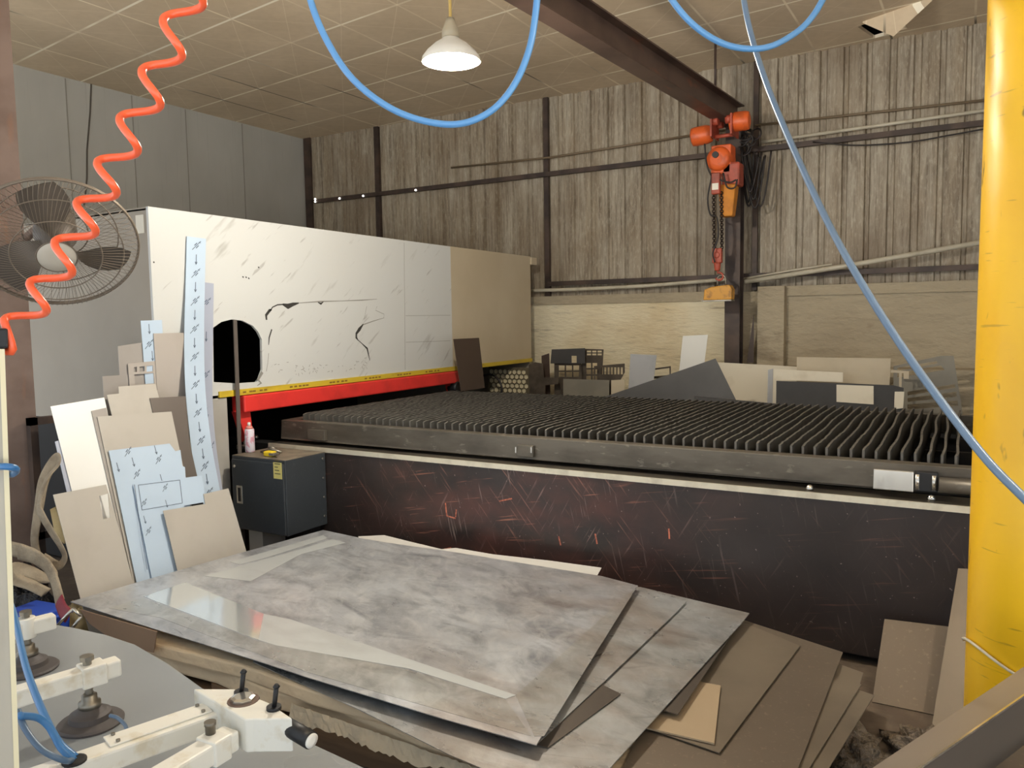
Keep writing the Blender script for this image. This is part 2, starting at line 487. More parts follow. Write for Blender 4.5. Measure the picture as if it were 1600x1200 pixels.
m_paperwhite = M('wrinkled_pale_paper', (206, 188, 158), .7, layers=[(dict(scale=(9, 9, 9), lo=.45, hi=.7), (160, 150, 132), .6)], bump=(dict(scale=(9, 9, 9), lo=.2, hi=.8, d=2), .012))
m_wood = M('pallet_wood', (120, 92, 64), .8, layers=[(dict(scale=(2, 20, 20)), (86, 64, 44), .7)])
m_sling = M('dirty_webbing', (158, 144, 122), .9, layers=[(dict(scale=(12, 12, 12), lo=.42, hi=.68, d=5), (116, 102, 84), .7)], bump=(dict(scale=(60, 60, 60), lo=.2, hi=.8), .004))
m_bluebin = M('blue_plastic', (44, 76, 172), .4)
m_blackbag = M('black_plastic_bag', (34, 34, 38), .25, bump=(dict(scale=(18, 18, 18), lo=.2, hi=.8, d=5), .02))
m_darkred = M('dark_red_webbing', (124, 32, 44), .7)
m_foam = M('yellow_foam', (206, 184, 134), .8, layers=[(dict(scale=(9, 9, 9)), (170, 144, 96), .7)])
m_plasticfilm = M('crumpled_film', (122, 108, 90), .35, .0, layers=[(dict(scale=(9, 9, 9), lo=.45, hi=.65, d=6), (76, 62, 50), .7)], bump=(dict(scale=(12, 12, 12), lo=.2, hi=.8, d=6), .05))
m_fanwire = M('fan_guard_wire', (124, 112, 98), .5, .4)
m_fanblade = M('fan_blade', (92, 84, 76), .45, .3)
m_rubber = M('suction_rubber', (76, 70, 68), .6)

# ------------------------------------------------------------------ the room
YB, XL, ZC = 8.4, -8.16, 4.2
struct(MB().box((XL - .3, -1.0, -.2), (3.3, YB + .3, 0)).obj('floor', m_floor))
struct(MB().box((-30, -30, -.25), (30, -1.0, -.05)).box((-30, -1.0, -.25), (XL - .3, 20, -.05)).box((3.3, -1.0, -.25), (30, 20, -.05)).obj('ground', m_outside))  # unseen yard, added pale to bounce daylight up to the ceiling
# ceiling with one tile fallen out of its place
hq = [PZ(x, y, ZC) for x, y in ((1340, 42), (1400, 18), (1418, 44), (1366, 60))]
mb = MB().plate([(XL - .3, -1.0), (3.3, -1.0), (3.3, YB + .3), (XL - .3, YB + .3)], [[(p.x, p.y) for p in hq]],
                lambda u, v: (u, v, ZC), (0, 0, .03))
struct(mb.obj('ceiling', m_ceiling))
struct(MB().box((XL - .3, -1.0, ZC + .5), (3.3, YB + .3, ZC + .56)).box((XL - .3, -1.0, ZC + .031), (3.3, -.95, ZC + .5)).box((XL - .3, YB + .25, ZC + .031), (3.3, YB + .3, ZC + .5)).box((XL - .3, -.95, ZC + .031), (XL - .25, YB + .25, ZC + .5)).box((3.25, -.95, ZC + .031), (3.3, YB + .25, ZC + .5)).obj('roof_light_block', m_dark))  # unseen dark cap over the tile hole, skirts added to block sky light
# hanging tile
mb = MB().prism([PZ(1348, 36, ZC - .012), PZ(1462, -4, ZC - .012), PZ(1396, 57, ZC - .2)], (0, 0, .012))
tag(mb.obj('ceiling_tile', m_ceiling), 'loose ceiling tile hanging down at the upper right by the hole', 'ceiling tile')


def corrugated():
    mb = MB(); x = XL; prof = []
    P = .205
    while x < 3.2:
        g = (.024 if x < -4.4 else (.03 if x < -2.2 else .04)) + .012 * math.sin(x * 7.3)
        prof += [(x, 0, 0), (x + P * .5 - g * .5 - .012, 0, 0), (x + P * .5 - g * .5, .028, 1), (x + P * .5 + g * .5, .028, 1), (x + P * .5 + g * .5 + .012, 0, 1)]
        x += P
    n = len(prof)
    vs = [(p[0], YB + p[1], 1.86) for p in prof] + [(p[0], YB + p[1], ZC + .02) for p in prof]
    for i in range(n - 1):
        mb.add([vs[i], vs[i + 1], vs[i + 1 + n], vs[i + n]], [(0, 1, 2, 3)], 0)
    mb.box((XL, YB + .05, 1.8), (3.3, YB + .12, ZC + .05), 1)
    return mb


struct(corrugated().obj('wall_back', [m_corr, m_corr_dirt]))
struct(MB().box((XL, YB - .06, 0), (-2.05, YB + .1, 1.885)).obj('wall_back_masonry', m_plaster))
struct(MB().box((-2.05, YB - .06, 0), (3.3, YB + .1, 1.885)).obj('wall_back_masonry', m_plaster_grey))
struct(MB().box((-1.86, YB - .18, 0), (-1.60, YB - .06, 1.93)).obj('trim_1', m_plaster_grey))      # pilaster by the column
struct(MB().box((XL, YB - .085, 1.80), (-2.1, YB - .06, 1.90)).box((-1.6, YB - .085, 1.83), (3, YB - .06, 1.93)).obj('trim_2', m_plaster_grey))   # cap course
struct(MB().box((-2.2, YB - .34, 0), (3.0, YB - .06, 1.13)).obj('trim_3', m_plaster_grey))       # low ledge
struct(MB().box((XL - .1, 2.6, 0), (XL, YB + .1, ZC)).obj('wall_left', m_greywall))
mb = MB()
for y in (5.0, 5.75, 6.45, 7.3):
    mb.box((XL, y - .006, 0), (XL + .004, y + .006, ZC - .01))
q = [(5.28, ZC), (5.25, 3.9), (5.19, 3.5), (5.17, 3.2), (5.12, 2.9)]
for (y0, z0), (y1, z1) in zip(q, q[1:]): mb.bar((XL + .004, y0, z0), (XL + .004, y1, z1), .016, .006, (1, 0, 0), 1)
struct(mb.obj('trim_4', [m_joint, m_jointdk]))
struct(MB().box((3.2, 3.6, 0), (3.3, YB + .1, ZC)).obj('shade_wall_right', m_greywall))  # unseen wall, added to keep the right side darker
mb = MB().box((XL + .02, YB - .035, 0), (XL + .14, YB - .005, ZC)).box((-6.87, YB - .05, 1.88), (-6.80, YB - .005, ZC - .01)).box((-4.35, YB - .05, 1.88), (-4.29, YB - .005, ZC - .01)).box((-1.95, YB - .05, 1.9), (-1.9, YB - .005, ZC - .01))
struct(mb.obj('trim_5', m_post))            # upright girts on the back wall

# rails and pipes along the back wall
tag(MB().box((XL + .22, YB - .1, 3.285), (3.1, YB - .05, 3.335)).obj('wall_rail', m_post), 'brown steel rail across the upper part of the corrugated wall, fixed to the uprights', 'rail')
tag(MB().box((-4.3, YB - .1, 2.02), (3.1, YB - .05, 2.07)).obj('wall_rail', m_post), 'dark steel rail running low along the corrugated wall just above the pale pipes', 'rail')
tag(MB().tube([PY(705, 262, YB - .08), PY(860, 246, YB - .08), PY(1135, 203, YB - .08)], .012).obj('wall_pipe', m_pipe_dk), 'thin dull pipe on the corrugated wall above the brown rail, left of the hoist', 'pipe')
tag(MB().tube([PY(1190, 222, YB - .12), PY(1600, 164, YB - .12)], .016).obj('wall_pipe', m_pipe), 'pale pipe running from the hoist column right towards the yellow column, high on the wall', 'pipe')
tag(MB().tube([PY(1180, 196, YB - .08), PY(1600, 150, YB - .08)], .012).obj('wall_pipe', m_pipe_dk), 'dull thin pipe on the wall above the pale high pipe, right of the hoist', 'pipe')
tag(MB().tube(smooth([PY(x, y, YB - .12) for x, y in ((831, 454), (900, 452), (1000, 447), (1080, 441), (1140, 436))]), .02).obj('wall_pipe', m_pipe), 'pale pipe along the foot of the corrugated wall left of the hoist column', 'pipe')
tag(MB().tube([PY(x, y, YB - .22) for x, y in ((1160, 441), (1320, 416), (1600, 367))], .024).obj('wall_pipe', m_pipe), 'thick pale pipe sloping up to the right behind the blue hose', 'pipe')
tag(MB().tube([PY(x, y, YB - .15) for x, y in ((1160, 436), (1240, 422), (1300, 413))], .011).obj('wall_pipe', m_pipe), 'thin pale pipe just above the thick sloping pipe right of the column', 'pipe')
tag(MB().tube(smooth([PY(x, y, YB - .1) for x, y in ((1270, 222), (1340, 227), (1420, 222), (1480, 212), (1600, 190))]), .007).obj('wall_cable', m_wirebk), 'thin black cable sagging under the rail at the upper right wall', 'cable')
# glowing discs on the rail, standing in for daylight through screw holes
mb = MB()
m_glow_disc = M('daylight_glow', (255, 255, 250), .5, emit=6)
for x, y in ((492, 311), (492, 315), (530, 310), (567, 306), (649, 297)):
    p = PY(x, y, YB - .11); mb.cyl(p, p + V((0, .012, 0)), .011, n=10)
struct(mb.obj('trim_6', m_glow_disc))

# ------------------------------------------------------------------ columns, crane beam, hoist
mb = MB()
mb.box((-2.135, 8.0, 0), (-1.985, 8.015, 3.5)).box((-2.135, 8.035 + .1, 0), (-1.985, 8.15, 3.5)).box((-2.07, 8.015, 0), (-2.05, 8.135, 3.5))
mb.box((-2.14, 7.995, 0), (-2.0, 8.155, .012))
tag(mb.obj('steel_column', m_post), 'dark brown steel column carrying the far end of the crane beam', 'column')
# crane beam (I section), running back above the bed
A, B = V((-2.66, -.9, 3.5)), V((-2.065, 8.15, 3.5))
dirb = (B - A).normalized(); sd = dirb.cross(V((0, 0, 1))).normalized()
t = thing('crane_beam', 'long dark brown steel beam crossing under the ceiling to the hoist column', 'beam', tuple(A))
MB().bar(A + V((0, 0, .006)), B + V((0, 0, .006)), .15, .012).obj('lower_flange', m_beam, t)
MB().bar(A + V((0, 0, .11)), B + V((0, 0, .11)), .012, .196).obj('web', m_beam, t)
MB().bar(A + V((0, 0, .214)), B + V((0, 0, .214)), .15, .012).obj('upper_flange', m_beam, t)
for f in (.06, .4, .93):
    p = A.lerp(B, f) + V((0, 0, .22)); MB().cyl(p, (p.x, p.y, ZC), .012, n=8).obj('hanger_rod', m_beam, t)

# hoist on the beam
YH = 7.72
def H(x, y, dy=0): return PY(x, y, YH + dy)
PXM = (YH * math.cos(YAW) + 2.14 * math.sin(YAW)) / F      # metres per pixel there
t = thing('chain_hoist', 'orange electric chain hoist hanging from the end of the crane beam', 'hoist', tuple(H(1135, 300)))
mb = MB()
for s in (-1, 1):
    c = H(1132, 198) + V((s * .095, 0, 0)); mb.box((c.x - .008, c.y - .13, c.z - .1), (c.x + .008, c.y + .13, c.z + .09))
    for yy in (-.08, .08): mb.cyl((c.x - s * .06, c.y + yy, c.z + .045), (c.x - s * .008, c.y + yy, c.z + .045), .04, n=16)
mb.cyl(H(1132, 212) + V((-.1, 0, 0)), H(1132, 212) + V((.1, 0, 0)), .018)
mb.obj('trolley', m_redorange, t)
c = H(1098, 212); MB().lathe(c + V((-.11, -.02, -.01)), V((1, .1, .1)), [(.05, 0), (.085, .012), (.09, .05), (.09, .15), (.075, .2)], 20).obj('motor', m_orange, t, .004)
c = H(1156, 190); MB().lathe(c + V((-.09, -.02, 0)), V((1, .1, 0)), [(.075, 0), (.09, .05), (.09, .15), (.08, .18), (.04, .19)], 20).obj('motor', m_orange, t, .004)
c = H(1129, 250)
mb = MB().lathe(c + V((-.02, -.13, 0)), V((0.05, 1, 0)), [(.06, 0), (.105, .02), (.12, .06), (.12, .2), (.1, .26)], 24)
mb.box((c.x - .09, c.y - .08, c.z - .14), (c.x + .1, c.y + .1, c.z + .13))
bdy = mb.obj('hoist_body', m_orange, t, .012)
MB().cyl(c + V((-.03, -.15, .03)), c + V((-.03, -.12, .03)), .03, n=14).obj('dark_cap', m_black, t)
c = H(1147, 275); MB().box((c.x - .1, c.y - .08, c.z - .1), (c.x + .07, c.y + .1, c.z + .12)).obj('gear_case', m_redorange, t, .02)
c = H(1119, 287, -.18)
mb = MB().box((c.x - .04, c.y - .03, c.z - .1), (c.x + .04, c.y + .03, c.z + .1)); pend = mb.obj('control_box', m_redorange, t, .01)
MB().box((c.x - .03, c.y - .034, c.z - .06), (c.x + .03, c.y - .03, c.z)).obj('label_plate', m_label_w, t)
# chain bag
c = H(1140, 312, -.03)
mb = MB()
tp = [(-.1, -.06), (.07, -.06), (.07, .09), (-.1, .09)]
bt = [(-.075, -.05), (.04, -.05), (.04, .07), (-.075, .07)]
mb.add([c + V((x, y, .14)) for x, y in tp] + [c + V((x, y, -.16)) for x, y in bt], [(0, 1, 2, 3), (7, 6, 5, 4), (0, 4, 5, 1), (1, 5, 6, 2), (2, 6, 7, 3), (3, 7, 4, 0)])
mb.obj('chain_bag', m_bag, t, .015)
# chains and hook block
for dx in (-5, 7):
    mb = MB()
    a = H(1120 + dx, 300, -.1); b_ = H(1121 + dx, 392, -.1); n = 26
    for i in range(n):
        p = a.lerp(b_, (i + .5) / n)
        mb.ring(p, V((1, 0, 0)) if i % 2 else V((0, 1, 0)), .014, .0055, 10, 5)
    mb.obj('load_chain', m_chain, t)
c = H(1121, 402, -.1)
mb = MB().box((c.x - .045, c.y - .03, c.z - .055), (c.x + .045, c.y + .03, c.z + .085)); mb.cyl(c + V((0, -.04, .02)), c + V((0, .04, .02)), .03)
mb.cyl(c + V((0, 0, -.13)), c + V((0, 0, -.05)), .026, .035, 14)
mb.obj('hook_block', m_redorange, t, .008)
mb = MB(); hk = []
c2 = H(1124, 432, -.1)
for i in range(15):
    q = math.radians(110 - i * 19); hk.append(c2 + V((math.cos(q) * .035, 0, math.sin(q) * .035)))
mb.tube([c + V((0, 0, -.12))] + hk, .011, 8).obj('hook', m_redorange, t)
# hoist wiring
mb = MB()
for pts in (((1101, 225), (1104, 255), (1112, 275), (1122, 280), (1140, 285), (1150, 281)), ((1113, 270), (1106, 310), (1110, 335), (1120, 340), (1122, 370), (1114, 395), (1117, 410)), ((1130, 270), (1136, 292), (1148, 293), (1152, 280))):
    mb.tube(smooth([H(x, y, -.2) for x, y in pts], 5), .008, 6)
mb.obj('wiring', m_wirebk, t)
# festoon of cable behind it
mb = MB()
for i, (x0, x1, y1) in enumerate(((1158, 1186, 300), (1162, 1196, 325), (1164, 1190, 312), (1170, 1205, 322), (1160, 1178, 316), (1156, 1184, 322), (1166, 1194, 296))):
    xs = [x0 + (x1 - x0) * k / 6 for k in range(7)]
    ys = [232 + 6 * math.sin(i), (232 + y1) / 2, y1 - 12, y1, y1 - 10, (240 + y1) / 2, 240 + 5 * math.cos(i)]
    mb.tube(smooth([H(x, y, .28 + .02 * i) for x, y in zip(xs, ys)], 5), .009, 6)
for i in range(9):
    p = H(1168 + random.uniform(-12, 14), 222 + random.uniform(-14, 22), .3); mb.ring(p, V((random.uniform(-.5, .5), 1, random.uniform(-.5, .5))), random.uniform(.05, .085), .009, 20, 6)
tag(mb.obj('festoon_cable', m_wirebk), 'tangled bundle of black cable hanging beside the orange hoist', 'cable')
# lifting magnet on the hook
c = H(1124, 458, -.1)
t = thing('lifting_magnet', 'amber yellow lifting magnet hanging from the hoist hook', 'magnet', tuple(c - V((0, 0, .08))))
mb = MB()
pr = [(-.14, -.065), (.13, -.065), (.135, .03), (.11, .075), (-.06, .06), (-.13, .035)]
mb.prism([c + V((x, -.06, z)) for x, z in pr], (0, .12, 0)); mb.obj('magnet_body', m_amber, t, .008)
mb = MB()
for dx in (-.02, .06): mb.tube([c + V((dx, 0, .05)), c + V((dx, 0, .14))], .009, 8)
mb.tube(smooth([c + V((-.02, 0, .14)), c + V((0, 0, .165)), c + V((.04, 0, .165)), c + V((.06, 0, .14))], 5), .009, 8)
mb.obj('lifting_shackle', m_steel, t)
MB().box((c.x - .15, c.y - .065, c.z - .078), (c.x + .13, c.y + .065, c.z - .065)).obj('pole_shoe', m_steel, t)

# yellow column
t = thing('yellow_column', 'thick scuffed yellow painted column at the right edge', 'column', (.185, 2.45, 0))
MB().lathe((.185, 2.45, 0), (0, 0, 1), [(.168, 0), (.168, 1.1), (.166, 2.2), (.168, 4.19)], 64, closed=True).obj('shaft', m_yellow, t)
mb = MB(); pts = []
for i in range(25):
    q = math.radians(170 + i * 7.5); pts.append(V((.185 + .175 * math.cos(q), 2.45 + .175 * math.sin(q), .735 + .03 * math.sin(i * .33) + .0015 * i)))
mb.tube(pts, .004, 6).obj('tie_wire', m_pipe, t)

# brown column at the left
t = thing('steel_column', 'rusty brown steel column at the left edge behind the fan', 'column', (-4.5, 2.42, 0))
cx = PD(40, 400, 4.2)
d1 = V((ray(40, 400).x, ray(40, 400).y, 0)).normalized(); s1 = V((-d1.y, d1.x, 0)); 
if s1.dot(rt) > 0: s1 = -s1                    # to the left in the photograph
def cbox(o0, o1, f0, f1): 
    p = [cx + s1 * o0 + d1 * f0, cx + s1 * o1 + d1 * f0, cx + s1 * o1 + d1 * f1, cx + s1 * o0 + d1 * f1]
    return [V((q.x, q.y, 0)) for q in p]
mb = MB().prism(cbox(0, .24, 0, .014), (0, 0, ZC)); mb.obj('front_flange', m_rust, t)
MB().prism(cbox(.112, .128, .014, .22), (0, 0, ZC)).obj('web', m_rust, t)
MB().prism(cbox(0, .24, .22, .234), (0, 0, ZC)).obj('rear_flange', m_rust, t)
p = cx + s1 * .14 + V((0, 0, -.05)); MB().obox(p, s1, d1, (0, 0, 1), .06, .02, .12).obj('bracket_plate', m_rust, t)

# fan bolted to it
fc = PD(88, 383, 3.75)
n_ = (CAM - fc).normalized()
side = n_.cross(V((0, 0, 1))).normalized(); upf = side.cross(n_)
fn = (n_ * math.cos(.62) - upf * math.sin(.62)).normalized()
t = thing('wall_fan', 'large round wire cage fan fixed to the rusty left column', 'fan', tuple(fc))
RF = .355
fu = side; fv = fn.cross(fu).normalized()
def fp(r, q, h): return fc + (fu * math.cos(q) + fv * math.sin(q)) * r + fn * h
mb = MB()
for r, h in ((RF, 0), (.285, .055), (.19, .085), (.085, .095)): mb.ring(fc + fn * h, fn, r, .006 if r == RF else .003, 72, 6)
for i in range(96):
    q = 2 * PI * i / 96
    mb.tube([fp(RF, q, 0), fp(.34, q + .03, .035), fp(.30, q + .07, .055), fp(.19, q + .16, .085), fp(.085, q + .3, .095)], .0011, 4, cap=False)
mb.obj('front_guard', m_fanwire, t)
mb = MB()
for r, h in ((RF, -.012), (.27, -.075), (.14, -.1)): mb.ring(fc + fn * h, fn, r, .005 if r == RF else .003, 72, 6)
for i in range(60):
    q = 2 * PI * i / 60
    mb.tube([fp(RF, q, -.012), fp(.33, q, -.05), fp(.27, q, -.075), fp(.14, q, -.1)], .0012, 4, cap=False)
mb.obj('rear_guard', m_fanwire, t)
MB().lathe(fc + fn * .09, fn, [(.085, 0), (.08, .008), (.03, .014)], 32).obj('centre_badge', M('fan_badge', (190, 182, 168), .4), t)
MB().lathe(fc - fn * .26, fn, [(.05, 0), (.09, .03), (.095, .18), (.06, .24), (.05, .3)], 28).obj('fan_motor', m_fanblade, t)
for k in range(3):
    mb = MB(); q0 = 2 * PI * k / 3 + .5; g = []
    for i in range(8):
        r = .05 + .27 * i / 7; w = .22 + .5 * math.sin(PI * min(1, i / 7 * .8 + .1))
        for j in range(5):
            a = (j / 4 - .5); g.append(fp(r, q0 + a * w * 1.3 + .25 * i / 7, -.01 + a * .09 * (1 - .4 * i / 7)))
    vs = g + [p - fn * .003 for p in g]; N = len(g); fs = []
    for i in range(7):
        for j in range(4):
            a = i * 5 + j; fs += [(a, a + 1, a + 6, a + 5), (a + N, a + N + 5, a + N + 6, a + N + 1)]
    mb.add(vs, fs, 0, True); mb.obj('blade', m_fanblade, t, 0)
bk = cx + s1 * .06
MB().tube([fc - fn * .2, fc - fn * .26, bk + V((0, 0, .03))], .022, 10).obj('mount_arm', m_rust, t)

# ------------------------------------------------------------------ pendant lamp
lp = PY(705, 96, 3.5)
t = thing('pendant_lamp', 'lit white enamel pendant lamp hanging below the ceiling', 'lamp', tuple(lp))
def lampshade(o, R):
    prof = [(R, 0), (R * .98, .018), (R * .82, .05), (R * .56, .085), (R * .32, .108), (R * .27, .12)]
    inner = [(r - .004, h - .002) for r, h in reversed(prof)]
    return MB().lathe(o, (0, 0, 1), prof + inner, 40, closed=False)
def build_lamp(t, o, R, power, colr):
    lampshade(o, R).obj('lamp_shade', m_enam, t)
    MB().lathe(o + V((0, 0, .116)), (0, 0, 1), [(R * .3, 0), (R * .29, .035), (R * .19, .075), (.02, .1)], 24).obj('socket', m_socket, t)
    MB().tube([o + V((0, 0, .21)), (o.x, o.y, ZC)], .008, 8).obj('cord', m_cord, t)
    MB().lathe(o + V((0, 0, .0)), (0, 0, 1), [(.01, -.012), (.06, -.004), (.085, .012), (.08, .035), (.04, .075), (.02, .115)], 20).obj('bulb', m_bulb, t)
    L = bpy.data.lights.new('lamp_light', 'POINT'); L.energy = power; L.color = colr; L.shadow_soft_size = .07
    o2 = bpy.data.objects.new('lamp_light', L); COL.objects.link(o2); o2.location = o + V((0, 0, -.09))
build_lamp(t, lp, 46 * ((lp - CAM).dot(fw)) / F, 130, (1, .92, .79))
lp2 = V((.9, 2.2, 3.0))
t = thing('pendant_lamp', 'second pendant lamp hanging right of the yellow column', 'lamp', tuple(lp2))
build_lamp(t, lp2, .19, 22, (1, .84, .62))

# ------------------------------------------------------------------ laser cutting machine
XE = -4.3                                    # front face of the enclosure
t = thing('laser_cutting_machine', 'large sheet laser cutter with marble-patterned white housing and long dark bed', 'machine', (XE, 6, 0))
y0, y1, ztop, zbot = 3.10, 7.9, 2.345, 1.2
hole = [PX(x, y, XE) for x, y in ((334, 597), (333, 512), (346, 503), (362, 499), (379, 501), (395, 509), (403, 518), (409, 530), (410, 578), (405, 592), (401, 597), (370, 599))]
ys = PX(705, 450, XE).y
mb = MB().plate([(y0, zbot - .03), (ys, zbot - .03), (ys, ztop - .005), (y0, ztop + .01)], [[(p.y, p.z) for p in hole]], lambda u, v: (XE, u, v), (-.02, 0, 0))
face = mb.obj('front_panel', m_marble, t)
hf = sub(face, t)
# panel seam and cracks in the laminate
mb = MB()
def strip(pts, ws, mi):
    global mb
    P = [PX(200 + x / 2.4615, 300 + y / 2.4615, XE + .0015) for x, y in pts]
    N = len(P); vs = []
    for i, p in enumerate(P):
        d = (P[min(i + 1, N - 1)] - P[max(i - 1, 0)]).normalized(); s_ = V((0, -d.z, d.y)) * ws[i] * .0022
        vs += [p + s_, p - s_]
    mb.add(vs, [(2 * i, 2 * i + 1, 2 * i + 3, 2 * i + 2) for i in range(N - 1)], mi)
    if solo: mb.obj('crack', [m_crack, m_crackedge], hf, fix=False); mb = MB()
solo = True
strip([(533, 492), (531, 474), (545, 455), (553, 452)], [3, 5, 5, 2], 0)
strip([(545, 460), (556, 443), (575, 434), (600, 432)], [2, 2, 2, 2], 0)
strip([(595, 432), (615, 440), (635, 432), (657, 427)], [3, 9, 6, 2], 0)
strip([(657, 427), (740, 421), (820, 419), (900, 416), (958, 412)], [1.2, 2.2, 1.2, 2, .7], 1)
strip([(730, 424), (742, 430), (752, 422)], [1, 4, 1], 0)
strip([(985, 484), (945, 496), (905, 510)], [.8, 1.6, 2], 1)
strip([(905, 508), (890, 528), (878, 545), (878, 560), (886, 572)], [2, 7, 5, 5, 1], 0)
strip([(880, 565), (900, 583), (920, 602), (930, 648)], [1.5, 1.5, 4, 1.2], 0)
strip([(958, 440), (952, 455), (985, 470), (984, 486)], [1, 1, 1, 1], 1)
strip([(553, 528), (543, 560), (541, 588)], [2.5, 2.5, 1.2], 0)
strip([(918, 440), (908, 490)], [.8, .8], 1)
strip([(541, 620), (538, 655), (532, 690)], [1, 1, 1], 1)
strip([(1062, 195), (1064, 430), (1066, 684)], [1, 1, 1], 1)
strip([(1068, 476), (1240, 474)], [.7, .7], 1)
strip([(1068, 578), (1240, 572)], [.7, .7], 1)
rnd = random.Random(3); solo = False
for i in range(46):
    x = rnd.uniform(560, 930); y = rnd.gauss(690, 22)
    if y > 705 - (x - 560) * .05: y = 690 - rnd.uniform(0, 40)
    a = rnd.uniform(0, 3.1); L = rnd.uniform(4, 12)
    strip([(x, y), (x + L * math.cos(a), y + L * math.sin(a))], [.8, .8], 1)
for x, y in ((440, 325), (452, 326), (462, 330), (500, 288), (97, 268)): strip([(x, y), (x + 5, y + 4)], [2, 2], 0)
strip([(517, 693), (500, 722), (512, 735), (497, 745)], [5, 5, 4, 1], 1)
mb.obj('scuff_marks', [m_crack, m_crackedge], hf, fix=False)['kind'] = 'stuff'
MB().box((XE - .02, ys, zbot - .03), (XE, y1, ztop - .005)).obj('beige_panel', m_beige, t)
mb = MB().plate([(-6.9, zbot - .18), (XE - .02, zbot - .18), (XE - .02, ztop + .01), (-6.9, ztop - .02)], [], lambda u, v: (u, y0, v), (0, .02, 0))
sp_ = mb.obj('end_panel', m_encl_side, t)
mb = MB().box((-4.42, y0 - .003, 2.2), (-4.345, y0, 2.31)); mb.obj('sticker', m_label_w, sub(sp_, t))
MB().box((-6.9, y0, ztop - .01), (XE - .02, y1, ztop)).obj('top_panel', m_encl_side, t)
MB().box((-6.9, y1 - .02, .1), (XE - .02, y1, ztop - .01)).obj('far_panel', m_encl_side, t)
MB().box((-6.92, y0 + .02, .0), (-6.88, y1 - .02, ztop - .01)).box((-6.88, 3.14, .02), (-4.34, 3.18, zbot - .04)).obj('inner_lining', m_dark, t)
MB().box((XE - .12, y1, 2.25), (XE + .02, y1 + .12, 2.33)).obj('end_cap', m_beige, t)
# warning tape band
mb = MB().box((XE - .005, 3.55, zbot - .045), (XE + .012, y1 + .0, zbot - .005), 0)
for i in range(9):
    for k in range(5):
        yy = 3.75 + i * .42 + k * .045 + rnd.uniform(-.01, .01)
        if 3.6 < yy < 6.2: mb.box((XE + .012, yy, zbot - .032), (XE + .0125, yy + .028, zbot - .02), 1)
mb.obj('warning_tape', [m_hazard, m_hazmark], t)
# red beam over the opening
mb = MB().box((XE - .1, 3.74, 1.035), (XE + .03, 6.4, zbot - .05))
mb.obj('red_beam', m_red, t, .01)
MB().prism([(XE - .02, 3.72, 1.04), (XE - .02, 3.83, 1.04), (XE - .02, 3.85, .82), (XE - .02, 3.79, .82)], (-.06, 0, 0)).obj('beam_leg', m_red, t)
MB().prism([(XE - .02, 6.28, 1.04), (XE - .02, 6.4, 1.04), (XE - .02, 6.42, .82), (XE - .02, 6.36, .82)], (-.06, 0, 0)).obj('beam_leg', m_red, t)
# side pillar left of the opening
MB().box((XE - .05, 3.10, .0), (XE, 3.62, zbot - .05)).obj('side_pillar', m_pillar, t, .004)
MB().box((XE - .05, 6.46, .0), (XE - .02, 6.55, zbot - .05)).obj('side_pillar', m_pillar, t)
# bed base
YF, ZR = 3.925, .80
XR = .62
bp = MB().box((-4.24, YF + .005, .045), (XR, YF + .03, ZR - .03)).obj('bed_panel', m_panel, t)
m_mark = M('orange_chalk', (206, 120, 92), .7, layers=[(dict(scale=(60, 60, 60), lo=.4, hi=.6), (120, 70, 58), .7)])
for a_, b_ in (((696, 786), (698, 806)), ((698, 806), (712, 810)), ((712, 808), (713, 796)), ((930, 834), (933, 850)), ((1045, 826), (1046, 842)), ((873, 838), (876, 852)), ((780, 783), (800, 779)), ((694, 858), (705, 856))):
    MB().bar(PY(*a_, YF + .0045), PY(*b_, YF + .0045), .008, .002, (0, 1, 0)).obj('paint_mark', m_mark, sub(bp, t))
mb = MB().box((-4.26, YF, ZR - .03), (XR, YF + .012, ZR)); mb.obj('bed_edge', m_edge, t)
ld = MB().box((-4.26, YF + .012, ZR - .03), (XR, YF + .2, ZR - .002)).obj('bed_ledge', m_ledge, t)
for x, y in ((400, 681), (1265, 762), (1455, 778)):
    p = PZ(x, y + 3, ZR); MB().lathe((p.x, p.y, ZR - .002), (0, 0, 1), [(.018, 0), (.018, .01), (.012, .022), (.004, .026)], 14).obj('bolt', m_bright, sub(ld, t))
mb = MB().box((-4.3, 6.42, .0), (XR, 6.45, ZR)).box((-4.2, YF + .2, .06), (XR, 6.42, .08)).box((-4.2, YF + .2, .08), (XR, YF + .22, ZR - .03)).box((XR - .02, YF + .03, .05), (XR, 6.42, ZR))
mb.obj('bed_tray', m_dark, t)
mb = MB().box((-4.2, YF + .1, .0), (XR - .05, YF + .14, .06)).box((-4.2, 6.3, 0), (XR - .05, 6.36, .06)); mb.obj('foot_beam', m_dark, t)
# carriage rails inside the opening
for yy in (4.0, 6.2): MB().box((-6.5, yy, .7), (XE, yy + .12, .78)).obj('inner_rail', m_dark, t)
p = PX(704, 605, -4.36)
MB().lathe(p, (1, -.2, 0), [(.05, 0), (.06, .02), (.06, .1), (.05, .12)], 18).obj('motor_knob', m_black, t)

